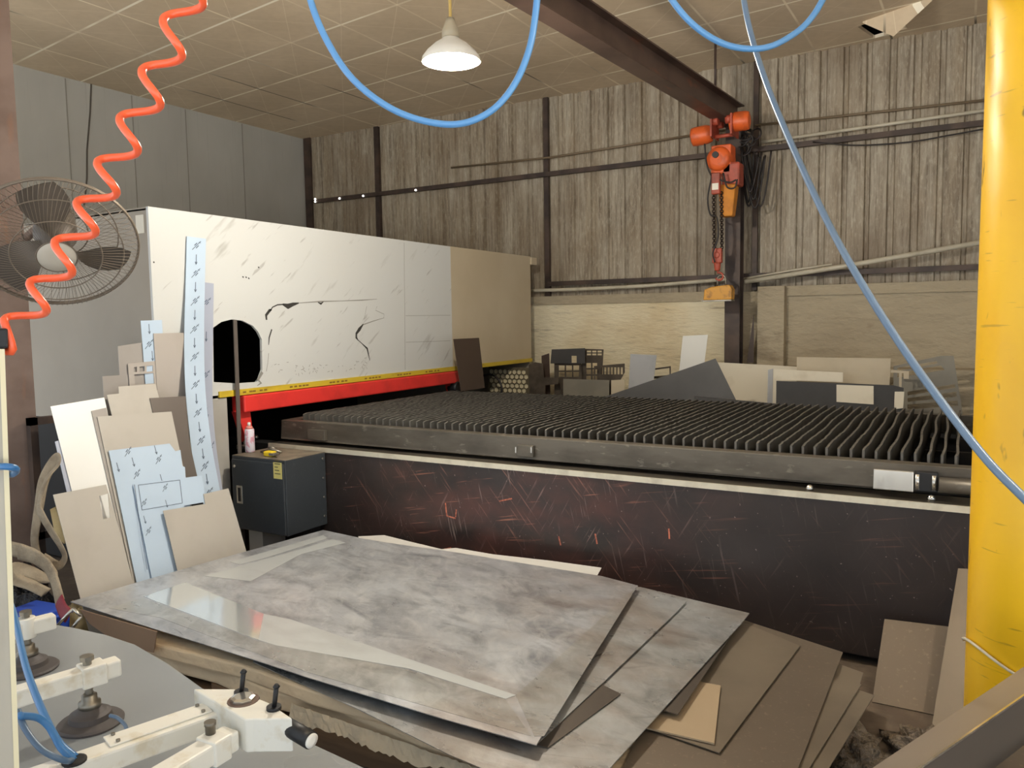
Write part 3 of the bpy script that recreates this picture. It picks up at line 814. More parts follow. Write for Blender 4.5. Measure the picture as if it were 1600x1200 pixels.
# ------------------------------------------------------------------ shuttle table with slats
YT0, YT1, ZT = 4.03, 6.12, .953
XT0, XT1 = -4.235, .115
t = thing('shuttle_table', 'long slatted steel cutting table lying on the machine bed', 'cutting table', (XT0, YT0, .8))
fr = MB().box((XT0, YT0, .825), (XT1 + .4, YT0 + .012, ZT - .012)).box((XT0, YT0, ZT - .012), (XT1 + .4, YT0 + .075, ZT)).box((XT0, YT0, .825), (XT1 + .4, YT0 + .075, .837)).obj('front_rail', m_frame, t, .006)
MB().box((XT0, YT1 - .07, .825), (XT1, YT1, ZT)).obj('rear_rail', m_frame, t)
MB().box((XT0 - .0, YT0 + .075, .825), (XT0 + .09, YT1 - .07, ZT)).obj('end_rail', m_frame, t)
MB().box((XT1 - .02, YT0 + .075, .825), (XT1 + .11, YT1 - .07, ZT)).obj('end_rail', m_frame, t)
for f in (.25, .5, .75):
    yy = YT0 + (YT1 - YT0) * f; MB().box((XT0 + .09, yy - .02, .825), (XT1 - .02, yy + .02, .86)).obj('cross_bar', m_dark, t)
NS = 74
for i in range(NS):
    x = -4.10 + i * (-.034 + 4.10) / (NS - 1)
    mb = MB(); rr = random.Random(i); K = 60
    wav = .002 + .009 * max(0, (x + 2.2) / 2.2) ** 1.3
    ph = rr.uniform(0, 6)
    top = []; bot = []
    for j in range(K + 1):
        f = j / K; yy = YT0 + .085 + f * (YT1 - YT0 - .165)
        xx = x + wav * (.6 * math.sin(f * 6 + ph * .2) + .4 * math.sin(f * 14 + ph))
        zz = ZT + .046 - rr.uniform(0, .005)
        if j == 0 or j == K: zz = ZT + .036
        if j in (0, K): xx = x
        top.append((xx, yy, zz)); bot.append((x + wav * .4 * math.sin(f * 9 + ph * .3), yy, .862))
    h = .0055
    vs = [V(p) + V((-h, 0, 0)) for p in bot] + [V(p) + V((h, 0, 0)) for p in bot] + [V(p) + V((-h, 0, 0)) for p in top] + [V(p) + V((h, 0, 0)) for p in top]
    n = K + 1; fs = []
    for j in range(K):
        fs += [(j, j + 1, 2 * n + j + 1, 2 * n + j), (n + j, 3 * n + j, 3 * n + j + 1, n + j + 1), (2 * n + j, 2 * n + j + 1, 3 * n + j + 1, 3 * n + j), (j, n + j, n + j + 1, j + 1)]
    fs += [(0, 2 * n, 3 * n, n), (K, n + K, 3 * n + K, 2 * n + K)]
    mb.add(vs, fs)
    mb.mi = [1 if (q % 4 == 2 and q < 4 * K) or q == 4 * K else 0 for q in range(len(fs))]
    mb.obj('slat', [m_slat, m_slattop], t, fix=False)
h_ = {'_o': t['_o'], 'e': fr}
# blocks on the front rail
def railbox(px0, px1, py0, py1, dy, name, mt, mi_bev=.003):
    a = PY(px0, py0, YT0); b_ = PY(px1, py1, YT0)
    return MB().box((a.x, YT0 - dy, min(a.z, b_.z)), (b_.x, YT0 + .0, max(a.z, b_.z))).obj(name, mt, t, mi_bev)
railbox(485, 512, 670, 688, .03, 'bracket_block', m_frame)
railbox(810, 836, 694, 714, .025, 'latch_block', m_frame)
for x in (809, 833):
    a = PY(x, 702, YT0); MB().box((a.x, YT0 - .032, a.z - .016), (a.x + .008, YT0 - .024, a.z + .018)).obj('latch_pin', m_bright, t)
a = PY(1366, 740, YT0); b_ = PY(1428, 765, YT0)
MB().box((a.x, YT0 - .045, .83), (b_.x, YT0, .925)).obj('polished_block', m_bright, t, .004)
a = PY(1433, 745, YT0); b_ = PY(1465, 768, YT0)
mb = MB().box((a.x, YT0 - .035, .835), (b_.x, YT0, .925)); rb = mb.obj('roller_block', m_black, t, .004)
for x in (1434, 1460):
    a = PY(x, 750, YT0); MB().cyl((a.x, YT0 - .038, .845), (a.x, YT0 - .038, .915), .01, n=12).obj('roller', m_bright, {'_o': t['_o'], 'e': rb})
a = PY(1468, 750, YT0)
MB().cyl((a.x, YT0 - .03, .872), (XT1 + .4, YT0 - .03, .872), .036, n=20).obj('drive_shaft', m_frame, t)

# brown plate standing on the bed at the end of the red beam
zp = ZT + .046
P = [PX(708, 530, -4.04), PX(748, 528, -4.04), PX(757, 608, -3.95), PX(720, 612, -3.95)]
mb = MB().prism([P[0], P[1], V((-3.95, P[2].y, zp)), V((-3.95, P[3].y, zp))], (.004, 0, .001))
tag(mb.obj('steel_plate', m_browndk), 'dark brown steel plate standing upright at the left end of the cutting table', 'metal plate')

# ------------------------------------------------------------------ control cabinet
c = PY(443, 721, 3.55)
Yc = 3.55; A = PY(360, 712, Yc); Bp = PY(443, 721, Yc); zt = (A.z + Bp.z) / 2; zb = PY(450, 840, Yc).z
t = thing('control_cabinet', 'small black steel cabinet against the front of the machine bed', 'cabinet', ((A.x + Bp.x) / 2, Yc, 0))
body = MB().box((A.x, Yc + .012, zb), (Bp.x, YF - .002, zt)).obj('body', m_cab, t, .004)
MB().box((A.x, Yc + .014, zt), (Bp.x, YF - .005, zt + .003)).obj('top_plate', m_cabtop, t)
door = MB().box((A.x + .006, Yc, zb + .008), (Bp.x - .006, Yc + .012, zt - .02)).obj('door', m_cab, t, .004)
hd = sub(door, t)
a = PY(371, 772, Yc)
MB().box((a.x - .004, Yc - .004, a.z - .06), (a.x + .05, Yc, a.z + .06)).obj('handle', m_bright, hd, .004)
MB().box((a.x + .012, Yc - .006, a.z - .045), (a.x + .034, Yc - .003, a.z + .045)).obj('handle_recess', m_dark, hd)
a = PY(365, 728, Yc); MB().cyl((a.x + .01, Yc - .006, a.z), (a.x + .01, Yc + .002, a.z), .01, n=12).obj('lock', m_bright, hd)
a = PY(427, 722, Yc); b_ = PY(441, 749, Yc)
mb = MB().box((a.x, Yc - .002, b_.z), (b_.x, Yc, a.z), 0)
for k in range(6): mb.box((a.x + .012, Yc - .0025, b_.z + .03 + k * .021), (b_.x - .012 - .01 * (k % 3), Yc - .002, b_.z + .036 + k * .021), 1)
mb.obj('warning_label', [m_label_y, m_label_d], hd)
for k in range(4): MB().cyl((Bp.x - .001, YF - .03, zb + .06 + k * .13), (Bp.x + .006, YF - .03, zb + .06 + k * .13), .008, n=8).obj('screw', m_bright, t)
MB().box((A.x + .03, Yc + .1, 0), (A.x + .16, Yc + .3, zb)).obj('stand', m_pillar, t)
MB().box((Bp.x - .12, YF - .12, 0), (Bp.x - .04, YF - .03, zb)).obj('stand', m_dark, t)

# things on the cabinet
p = PZ(391, 706, zt + .003); p = V((p.x, p.y, zt + .003))
t = thing('spray_can', 'white and pink spray can standing on the black cabinet', 'spray can', tuple(p))
MB().lathe(p, (0, 0, 1), [(.029, 0), (.032, .004), (.032, .15), (.028, .158)], 24).obj('can_body', M('can_print', (222, 214, 222), .35, layers=[(dict(scale=(30, 30, 18), lo=.5, hi=.56, d=2), (206, 120, 140), .7)]), t)
MB().lathe(p + V((0, 0, .158)), (0, 0, 1), [(.028, 0), (.02, .016), (.013, .02)], 20).obj('dome', M('can_dome', (214, 130, 120), .4), t)
MB().lathe(p + V((0, 0, .178)), (0, 0, 1), [(.011, 0), (.011, .02), (.006, .024)], 14).obj('nozzle', m_enam, t)
p = PZ(423, 713, zt + .003)
t = thing('tape_measure', 'small yellow tape measure lying on the black cabinet', 'tape measure', (p.x, p.y, zt + .003))
MB().box((p.x - .045, p.y - .025, zt + .0035), (p.x + .035, p.y + .025, zt + .038)).obj('case', M('tape_yellow', (226, 196, 40), .4), t, .01)
MB().box((p.x + .01, p.y - .028, zt + .012), (p.x + .055, p.y + .02, zt + .03)).obj('tape_hook', m_steel, t, .003)
p = PZ(436, 702, zt + .003)
mb = MB(); c0 = V((p.x + .06, YF - .2, zt + .012))
mb.tube([c0 + V((-.06, -.02, 0)), c0 + V((.02, .0, .02)), c0 + V((.09, .02, .0))], .008, 8); mb.ring(c0 + V((.0, .03, .015)), (0, .6, 1), .03, .006, 20, 6)
mb.tube([c0 + V((-.02, -.04, 0)), c0 + V((.12, -.03, .0))], .006, 8)
tag(mb.obj('pliers', m_steel), 'worn steel pliers lying beside the yellow tape measure', 'pliers')
p = PZ(402, 695, zt + .003)
mb = MB().box((p.x - .0, YF - .17, zt + .0035), (p.x + .1, YF - .1, zt + .028)); mb.cyl((p.x + .05, YF - .13, zt + .02), (p.x + .05, YF - .13, zt + .06), .016)
tag(mb.obj('steel_fitting', m_bright, None, .004), 'bright steel fitting on the cabinet between the spray can and the bed edge', 'metal part')

# steel bar leaning before the black hole
tag(MB().bar(PX(367, 500, XE + .025), V((-4.235, PX(378, 700, -4.25).y - .04, 0.003)), .03, .008, (1, 0, 0)).obj('steel_bar', m_darksheet), 'narrow dark steel bar leaning upright across the black hole in the housing', 'bar')

# ------------------------------------------------------------------ sheets leaning at the left
def marks(mb, P0, eu, ev, n_, pts, mi=1, s=.03):
    # arrows and pen-like scribbles printed on protective film, eu and ev are unit directions across and up the sheet
    for i, (u, v, kind) in enumerate(pts):
        c = P0 + eu * u + ev * v + n_ * .0008
        if kind == 0:
            for a, b_, w in (((0, s), (0, -s), .06), ((0, -s), (-.25 * s, -.45 * s), .05), ((0, -s), (.25 * s, -.45 * s), .05)):
                d = V((b_[0] - a[0], b_[1] - a[1], 0)); q = V((-d.y, d.x, 0)).normalized() * w * s * 1.3
                L = [(a[0] + q.x, a[1] + q.y), (b_[0] + q.x, b_[1] + q.y), (b_[0] - q.x, b_[1] - q.y), (a[0] - q.x, a[1] - q.y)]
                mb.add([c + eu * x + ev * y for x, y in L], [(0, 1, 2, 3)], mi)
        else:
            for a, b_, w in (((-s, -.9 * s), (s, 1.0 * s), .07), ((-.5 * s, .0 * s), (.1 * s, .55 * s), .1), ((-.1 * s, -.5 * s), (.5 * s, .1 * s), .1), ((.5 * s, .75 * s), (.95 * s, .6 * s), .06)):
                d = V((b_[0] - a[0], b_[1] - a[1], 0)); q = V((-d.y, d.x, 0)).normalized() * w * s
                L = [(a[0] + q.x, a[1] + q.y), (b_[0] + q.x, b_[1] + q.y), (b_[0] - q.x, b_[1] - q.y), (a[0] - q.x, a[1] - q.y)]
                mb.add([c + eu * x + ev * y for x, y in L], [(0, 1, 2, 3)], mi)


KL = .37
NL = V((1, 0, KL)).normalized()              # the way the leaning sheets face
EV = V((-KL, 0, 1)).normalized()             # up the slope
EU = V((0, 1, 0))


def leaner(label, px, mt, layer, down=(), mk=(), name='metal_sheet', msize=.03, holes=(), steep=False):
    # px is the outline in order and the indices in down run on to the floor along the slope
    x0 = -3.72 + layer * .006
    KL, NL, EV = (.37, V((1, 0, .37)).normalized(), V((-.37, 0, 1)).normalized())
    if steep:                                # the highest pieces stand almost upright against the housing corner
        x0 = -4.225 + layer * .004; KL, NL, EV = (.03, V((1, 0, .03)).normalized(), V((-.03, 0, 1)).normalized())
    pts = []
    for i, (x, y) in enumerate(px):
        p = PL(x, y, x0, KL)
        if i in down:
            p = V((x0, p.y, 0)) + EV * .004
        pts.append(p)
    mb = MB()
    hl = [[((q := PL(x, y, x0, KL)).y, q.z) for x, y in h] for h in holes]
    mb.plate([(p.y, p.z) for p in pts], hl, lambda u, v: (x0 - KL * v, u, v), NL * -.003)
    if mk:
        o = PL(*mk[0][:2], x0, KL)
        for x, y, kd in mk:
            marks(mb, PL(x, y, x0, KL), EU, EV, NL, [(0, 0, kd)], 1, msize)
    return tag(mb.obj(name, [mt, m_print], None, 0, fix=False), label, 'metal sheet', 'sheets leaning in a stack at the left')


# tall curved strips on the face of the housing
def tall_strip(label, pts_l, pts_r, xs, mt, mk):
    L = smooth([PX(x, y, X_) for (x, y), X_ in zip(pts_l, xs)], 6); R = smooth([PX(x, y, X_) for (x, y), X_ in zip(pts_r, xs)], 6)
    n = len(L); T = V((-.0025, 0, 0)); mb = MB()
    vs = L + R + [p + T for p in L] + [p + T for p in R]; fs = []
    for i in range(n - 1):
        fs += [(i, n + i, n + i + 1, i + 1), (2 * n + i, 2 * n + i + 1, 3 * n + i + 1, 3 * n + i), (i, i + 1, 2 * n + i + 1, 2 * n + i), (n + i, 3 * n + i, 3 * n + i + 1, n + i + 1)]
    fs += [(0, 2 * n, 3 * n, n), (n - 1, 2 * n - 1, 4 * n - 1, 3 * n - 1)]
    mb.add(vs, fs, 0)
    if mk:
        for k in range(mk):
            f = (k + .6) / mk * (n - 1); i = min(int(f), n - 2); g = f - i
            c_ = (L[i].lerp(L[i + 1], g) + R[i].lerp(R[i + 1], g)) / 2
            d = (L[i + 1] - L[i]).normalized(); s_ = (R[i] - L[i]).normalized()
            nn = s_.cross(-d).normalized()
            if nn.x < 0: nn = -nn
            marks(mb, c_ + nn * .001, s_, -d, nn, [(0, 0, 1 - k % 2)], 1, .032)
    return tag(mb.obj('film_strip', [mt, m_print], fix=False), label, 'metal strip', 'tall film strips on the housing')


xs_ = [XE + .012, XE + .02, XE + .05, XE + .12, XE + .22, XE + .3, XE + .42]
tall_strip('tall narrow blue-white film strip curving down in front of the housing',
           [(292, 369), (290, 450), (288, 530), (290, 610), (298, 690), (308, 766), (322, 850)], [(322, 373), (320, 450), (319, 530), (321, 610), (330, 690), (343, 762), (360, 850)], xs_, m_film, 22)
tall_strip('shorter lilac grey film strip behind the tall blue-white strip',
           [(312, 440), (311, 520), (311, 610), (320, 700), (330, 780)], [(334, 443), (333, 520), (332, 610), (337, 690), (350, 780)], [XE + .008, XE + .01, XE + .03, XE + .1, XE + .2], m_film_in, 6)
leaner('faint grey sheet, highest of the stepped grey pieces left of the narrow film piece', [(184, 541), (223, 535), (226, 600), (184, 605)], m_greysheet2, 0, (2, 3), steep=True)
leaner('grey sheet with a stepped end, left of the frame-shaped remnant', [(160, 588), (204, 585), (206, 640), (160, 645)], m_greysheet2, 1, (2, 3), steep=True)
leaner('narrow blue-white film piece with arrows left of the warm grey upright sheet', [(220, 501), (253, 500), (257, 620), (230, 625)], m_film, 2, (2, 3), [(233, 514, 0), (233, 538, 1), (238, 556, 0)], steep=True)
leaner('frame-shaped grey remnant with cut-out windows below the narrow film piece', [(200, 568), (243, 564), (246, 640), (204, 645)], m_greysheet, 3, (2, 3), steep=True, holes=[[(209, 574), (214, 573), (214, 581), (209, 581)], [(218, 573), (226, 572), (226, 580), (218, 581)], [(229, 572), (239, 571), (239, 580), (229, 581)], [(210, 585), (240, 583), (241, 599), (211, 601)]])
leaner('upright warm grey sheet left of the tall blue-white strip', [(240, 521), (287, 520), (291, 640), (246, 640)], m_greysheet, 4, (2, 3), steep=True)
leaner('beige stepped sheet in the middle of the leaning stack', [(167, 617), (186, 615), (185, 604), (243, 600), (246, 645), (166, 655)], m_tansheet, 5, (4, 5))
leaner('dark grey sheet beside the tall blue-white strip', [(234, 622), (290, 619), (296, 690), (308, 790), (262, 790)], m_darksheet, 6, (3, 4))
leaner('thin grey sheet edge left of the large white sheet', [(86, 690), (100, 686), (120, 800), (104, 800)], m_film_in, 6, (2, 3))
leaner('large blank white sheet leaning left of the stack', [(79, 635), (163, 621), (182, 770), (112, 785)], m_whitesheet, 7, (2, 3))
leaner('pale grey sheet with a bent corner between white and beige sheets', [(143, 642), (166, 637), (190, 780), (165, 780)], m_greysheet2, 8, (2, 3))
leaner('large beige sheet behind the blue-white film sheets', [(152, 651), (268, 643), (278, 690), (290, 800), (172, 800)], m_tansheet, 9, (3, 4))
leaner('blue-white film sheet with a clipped corner, above the framed one', [(170, 704), (265, 693), (274, 705), (282, 703), (285, 728), (289, 730), (290, 745), (296, 860), (204, 898)], m_film, 11, (7, 8), [(200, 706, 1), (208, 722, 0), (248, 718, 1), (252, 748, 0), (214, 741, 1), (184, 730, 0), (243, 703, 0)], msize=.026)
t_ = leaner('blue-white film sheet with a rectangle scored in it', [(208, 757), (315, 743), (323, 784), (288, 790), (300, 890), (228, 896)], m_film, 13, (4, 5), [(258, 762, 1), (225, 786, 1), (260, 787, 0), (226, 812, 0), (232, 830, 1)], msize=.022)
mb = MB(); x0 = -3.72 + 13 * .006 + .0012
def pl_(x, y): return PL(x, y, x0, KL)
for a, b_ in (((216, 758), (281, 750)), ((281, 750), (285, 786)), ((285, 786), (222, 797)), ((222, 797), (216, 758)), ((210, 757), (222, 845)), ((222, 845), (230, 890))):
    mb.bar(pl_(*a), pl_(*b_), .003, .0006, NL)
o = mb.obj('scored_line', m_print, {'_o': tuple(t_.location), 'e': t_})
leaner('tall beige sheet at the front left with a small slot near its top', [(83, 773), (166, 757), (190, 840), (206, 910), (125, 935)], m_tansheet, 15, (3, 4), name='metal_sheet', holes=[[(155, 775), (169, 771), (172, 809), (161, 811)]])
leaner('beige sheet behind the smallest front one at the right end', [(318, 772), (357, 763), (383, 858), (330, 875)], m_tansheet, 14, (2, 3))
leaner('smallest beige sheet leaning at the front with a scored edge', [(255, 798), (335, 785), (357, 866), (270, 880)], m_tansheet, 17, (2, 3))
# frame they lean on
t = thing('sheet_rack', 'dark steel rack frame behind the leaning sheets at the left', 'rack', (-4.42, 2.6, 0))
for y in (2.35, 3.0): MB().box((-4.34, y - .02, 0), (-4.30, y + .02, 1.16)).obj('post', m_post, t)
MB().box((-4.34, 2.33, 1.12), (-4.30, 3.02, 1.16)).obj('top_bar', m_post, t)
MB().box((-4.34, 2.33, .5), (-4.30, 3.02, .54)).obj('lower_bar', m_post, t)

# ------------------------------------------------------------------ sheets lying on the pallet
def flat(label, px, z, mt, th=.003, name='steel_sheet', cat='metal sheet', bend=None):
    P = [PZ(x, y, z) for x, y in px]
    return tag(MB().prism(P, (0, 0, -th)).obj(name, mt), label, cat, 'loose sheets fanned on the pallet')


flat('brown-grey sheet third from the right end of the fanned sheets, its top corner jutting out', [(1310, 1037), (1349, 1051), (1344, 1067), (1262, 1230), (1100, 1230), (1180, 1000)], .222, m_brownsheet2)
flat('brown-grey sheet at the far right end of the fanned sheets', [(1342, 1078), (1366, 1086), (1292, 1205), (1262, 1260), (1120, 1250), (1200, 1010)], .226, m_brownsheet2)
flat('brown-grey sheet second from the right end of the fanned sheets', [(1302, 1063), (1346, 1069), (1262, 1204), (1240, 1245), (1100, 1240), (1180, 1000)], .232, m_brownsheet2)
flat('large brown sheet whose right corner is nearest the yellow column', [(1166, 970), (1317, 1019), (1246, 1203), (1225, 1250), (950, 1250), (1090, 950)], .24, m_brownsheet)
flat('brown sheet with a dull pale spot, right of the silver sheets', [(1130, 965), (1166, 974), (1250, 1009), (1124, 1176), (1010, 1137), (1085, 952)], .248, m_brownsheet2)
flat('small tan offcut with a bright edge lying on the brown sheets', [(1060, 1045), (1098, 1066), (1126, 1071), (1116, 1161), (1007, 1136)], .256, M('tan_offcut', (166, 146, 118), .5), .006, 'offcut')
flat('dark grey sheet peeping out under the silver sheet corner', [(900, 1000), (1156, 972), (1059, 1116), (1030, 1108), (800, 1080)], .277, m_darksteel)
flat('wide silver sheet under the others with the far right corner by the bed', [(985, 916), (1000, 917), (1171, 958), (1160, 972), (950, 1203), (915, 1244), (790, 1216), (700, 1178), (560, 1108), (395, 1034), (440, 960)], .284, m_smudge2)
flat('small dark offcut between the two silver sheets at the front', [(900, 1100), (938, 1068), (970, 1084), (856, 1168), (838, 1164)], .289, m_darksteel, .003, 'offcut')
flat('silver sheet just under the top one, its edge showing at the right', [(990, 915), (1072, 940), (1058, 955), (938, 1070), (838, 1163), (700, 1090), (600, 1000)], .294, m_smudge2)
t = flat('largest smudged silver sheet on top of the pallet stack', [(110, 940), (318, 880), (505, 828), (570, 842), (620, 850), (700, 861), (940, 900), (997, 915), (938, 996), (838, 1164), (690, 1122), (480, 1058), (395, 1030), (240, 982)], .322, m_smudge)
# sheet film margins on it
hs = {'_o': tuple(t.location), 'e': t}
def film(px, z, mt, nm):
    MB().prism([PZ(x, y, z) for x, y in px], (0, 0, -.0008)).obj(nm, mt, hs)
film([(224, 932), (290, 910), (412, 959), (404, 1000)], .3232, m_clean, 'bare_strip')
film([(404, 1000), (412, 959), (455, 968), (560, 1003), (806, 1086), (790, 1092), (640, 1045), (430, 1008)], .3234, m_pale, 'film_strip')
film([(222, 934), (404, 1002), (640, 1047), (790, 1093), (830, 1150), (760, 1130), (480, 1050), (250, 965), (170, 950)], .3230, m_smudge2, 'film_margin')
film([(806, 1086), (985, 925), (995, 917), (850, 1150), (835, 1150)], .3230, m_smudge2, 'film_margin')
film([(320, 900), (470, 858), (520, 842), (540, 848), (470, 866), (392, 908)], .3236, m_pale, 'film_strip')
film([(360, 878), (478, 844), (505, 836), (512, 841), (420, 870), (375, 882)], .3238, m_pale, 'film_strip')
flat('pale thin sheet sticking out behind the silver sheet along the bed', [(560, 838), (600, 836), (640, 846), (690, 858), (712, 856), (770, 866), (860, 876), (940, 887), (932, 901), (700, 880), (560, 860)], .316, M('pale_sheet_edge', (196, 193, 186), .5), .002)
# kraft wrapped bundle under the sheets, on a wooden pallet
bundle = t = thing('wrapped_bundle', 'kraft paper wrapped bundle of sheets under the silver sheets', 'wrapped stack', (-2.1, 2.9, .1))
fl = [(-3.42, 2.16), (-3.05, 2.13), (-2.7, 2.15), (-2.35, 2.11), (-2.0, 2.13), (-1.6, 2.10), (-1.25, 2.12), (-.95, 2.15), (-.62, 2.4)]
bk_ = [(-.55, 3.4), (-.9, 3.52), (-2.2, 3.56), (-3.4, 3.55)]
mb = MB(); N = len(fl)
top = [V((x, y, .2175 if x > -1.3 else .276)) for x, y in fl]; 
loop = fl + bk_
def ztop_(x): return .214 
mb.prism([V((x, y, .135)) for x, y in loop], (0, 0, .078)); 
mb.obj('wrapped_body', m_kraft, t, .012)
mb = MB()
loop2 = [(-3.44, 2.13), (-3.0, 2.09), (-2.5, 2.12), (-2.1, 2.09), (-1.5, 2.12), (-1.18, 2.14), (-1.2, 3.5), (-3.4, 3.5)]
mb.prism([V((x, y, .213)) for x, y in loop2], (0, 0, .06)); mb.obj('upper_layer', m_kraft, t, .01)
mb = MB(); rr = random.Random(5); K = 70; vs = []; dr = .05
for i in range(K + 1):
    f = i / K; x = -2.2 + f * 1.1
    dr = min(.06, max(.012, dr + rr.uniform(-.012, .012)))
    for j in range(4):
        vs.append(V((x, 2.088 - .006 * j + rr.uniform(-.004, .004), .2 - dr * j / 3 - .03 * f)))
mb.add(vs, [(i * 4 + j, i * 4 + j + 1, i * 4 + j + 5, i * 4 + j + 4) for i in range(K) for j in range(3)], 0, False)
o = mb.obj('torn_paper', m_paperwhite, t); sm = o.modifiers.new('solid', 'SOLIDIFY'); sm.thickness = .002
t = thing('wooden_pallet', 'low wooden pallet under the wrapped bundle of sheets', 'pallet', (-2.1, 2.9, 0))
for y in (2.2, 2.85, 3.45): MB().box((-3.35, y - .05, 0), (-.75, y + .05, .1)).obj('bearer', m_wood, t)
for i in range(9):
    x = -3.3 + i * .31; MB().box((x - .05, 2.15, .1), (x + .05, 3.52, .1345)).obj('deck_board', m_wood, t)
# cardboard flap at the left end of the bundle
(MB().prism([PY(124, 952, 2.06), PY(245, 987, 2.06), PY(240, 1020, 2.06), PY(190, 1010, 2.06), PY(140, 975, 2.06)], (0, .004, 0)).obj('cardboard_flap', M('cardboard', (138, 112, 88), .8), bundle))
# ------------------------------------------------------------------ panels leaning against the bed at the right
def lean_y(label, px, ytop, ybot, ztop_, mt, name='metal_sheet'):
    k = (ytop - ybot) / ztop_                       # plane: Y = ybot + k z
    P = []
    for x, y in px:
        d = ray(x, y); tt = (ybot - CAM.y + k * CAM.z) / (d.y - k * d.z); P.append(CAM + d * tt)
    P = [p if p.z > .004 else V((p.x, ybot + k * .004, .004)) for p in P]
    return tag(MB().prism(P, (0, .003, -.003 * k)).obj(name, mt), label, 'metal sheet', 'panels leaning against the bed at the right')


lean_y('square brown-grey panel leaning against the machine bed at the right', [(1382, 967), (1482, 979), (1470, 1145), (1360, 1125)], 3.9, 3.55, .33, m_brownsheet)
lean_y('tall narrow brown-grey panel leaning beside the yellow column', [(1497, 888), (1536, 890), (1520, 1150), (1455, 1140)], 3.88, 3.35, .6, m_brownsheet2)
# crumpled film on the floor
def lump(label, cat, name, px, z, sx, sy, sz, mt, seed, amp=.35):
    c = PZ(px[0], px[1], z); mb = MB(); rr = random.Random(seed); nu, nv = 28, 14; vs = []
    for i in range(nv + 1):
        for j in range(nu):
            th = PI * i / nv * .5; ph = 2 * PI * j / nu
            d = V((math.sin(th) * math.cos(ph), math.sin(th) * math.sin(ph), math.cos(th)))
            r = 1 + amp * mnoise.noise(d * 2.2 + V((seed, 0, 0))) + amp * .6 * mnoise.noise(d * 5 + V((0, seed, 0)))
            vs.append(c + V((d.x * sx * r, d.y * sy * r, max(0, d.z * sz * r))))
    fs = [(i * nu + j, i * nu + (j + 1) % nu, (i + 1) * nu + (j + 1) % nu, (i + 1) * nu + j) for i in range(nv) for j in range(nu)]
    mb.add(vs, fs, 0, True)
    mb.add([vs[nv * nu + j] for j in range(nu)], [list(range(nu))])
    return tag(mb.obj(name, mt), label, cat)


lump('crumpled brownish wrapping film on the floor before the tall narrow panel', 'wrapping film', 'wrapping_film', (1440, 1175), 0.0, .12, .1, .07, m_plasticfilm, 4, .5)
lump('crumpled dark wrapping film below the leaning square panel', 'wrapping film', 'wrapping_film', (1335, 1180), 0.0, .1, .16, .07, m_plasticfilm, 9, .5)

# bent channel in the right foreground on a trestle
ZF = .85
A0, A1 = PZ(1330, 1222, ZF), PZ(1680, 988, ZF)
B0, B1 = PZ(1380, 1240, ZF), PZ(1680, 1032, ZF)
t = thing('bent_channel', 'bent grey-brown steel channel in the lower right foreground', 'steel channel', tuple((A0 + B1) / 2 - V((0, 0, .12))))
MB().prism([A0, A1, B1, B0], (0, 0, -.003)).obj('top_flange', M('channel_steel', (132, 122, 112), .4, .3), t)
dn = V((0, 0, -.11))
MB().prism([B0, B1, B1 + dn, B0 + dn], (A1 - B1).normalized() * .003).obj('side_web', m_darksteel, t)
MB().bar(B0 + V((0, 0, .001)), B1 + V((0, 0, .001)), .004, .004).obj('bright_edge', m_bright, t)
off = (B1 - A1).normalized()
MB().prism([B0 + dn + off * -.02, B1 + dn + off * -.02, B1 + dn + off * .35, B0 + dn + off * .35], (0, 0, -.003)).obj('lower_flange', m_brownsheet, t)
mid = (A0 + B1) / 2
t = thing('trestle', 'low steel trestle under the bent channel', 'trestle', (mid.x, mid.y, 0))
MB().box((mid.x - .02, mid.y - .45, ZF - .16), (mid.x + .14, mid.y + .0, ZF - .1145)).obj('top_bar', m_post, t)
for yy in (-.42, -.05):
    MB().bar((mid.x + .06, mid.y + yy, ZF - .16), (mid.x + .06, mid.y + yy, 0), .05, .05, (0, 1, 0)).obj('leg', m_post, t)

# ------------------------------------------------------------------ front left: grey sheet and vacuum lifter
ZG = .5
edge = [PZ(x, y, ZG) for x, y in ((-140, 962), (0, 968), (60, 972), (115, 981), (165, 992), (210, 1007), (262, 1037), (315, 1075), (400, 1122), (560, 1196), (640, 1236))]
poly = edge + [V((-1.0, 1.15, ZG)), V((-1.0, .45, ZG)), V((-3.4, .45, ZG))]
tag(MB().prism(poly, (0, 0, -.004)).obj('grey_sheet', m_greymat), 'big grey sheet with a rounded edge under the suction cups', 'metal sheet')
t = thing('sheet_stand', 'dark stand under the grey sheet at the front left', 'stand', (-2.2, .9, 0))
MB().box((-3.1, .55, ZG - .08), (-1.3, 1.2, ZG - .0045)).obj('deck', m_dark, t)
for x in (-3.0, -1.4):
    for y in (.62, 1.13): MB().box((x - .04, y - .04, 0), (x + .04, y + .04, ZG - .08)).obj('leg', m_dark, t)

t = thing('vacuum_lifter', 'cream white vacuum sheet lifter with suction cups on the grey sheet', 'vacuum lifter', tuple(PZ(230, 1150, ZG)))
ZA = .645
def P6(x, y, z=ZA): return PZ(x, y, z)
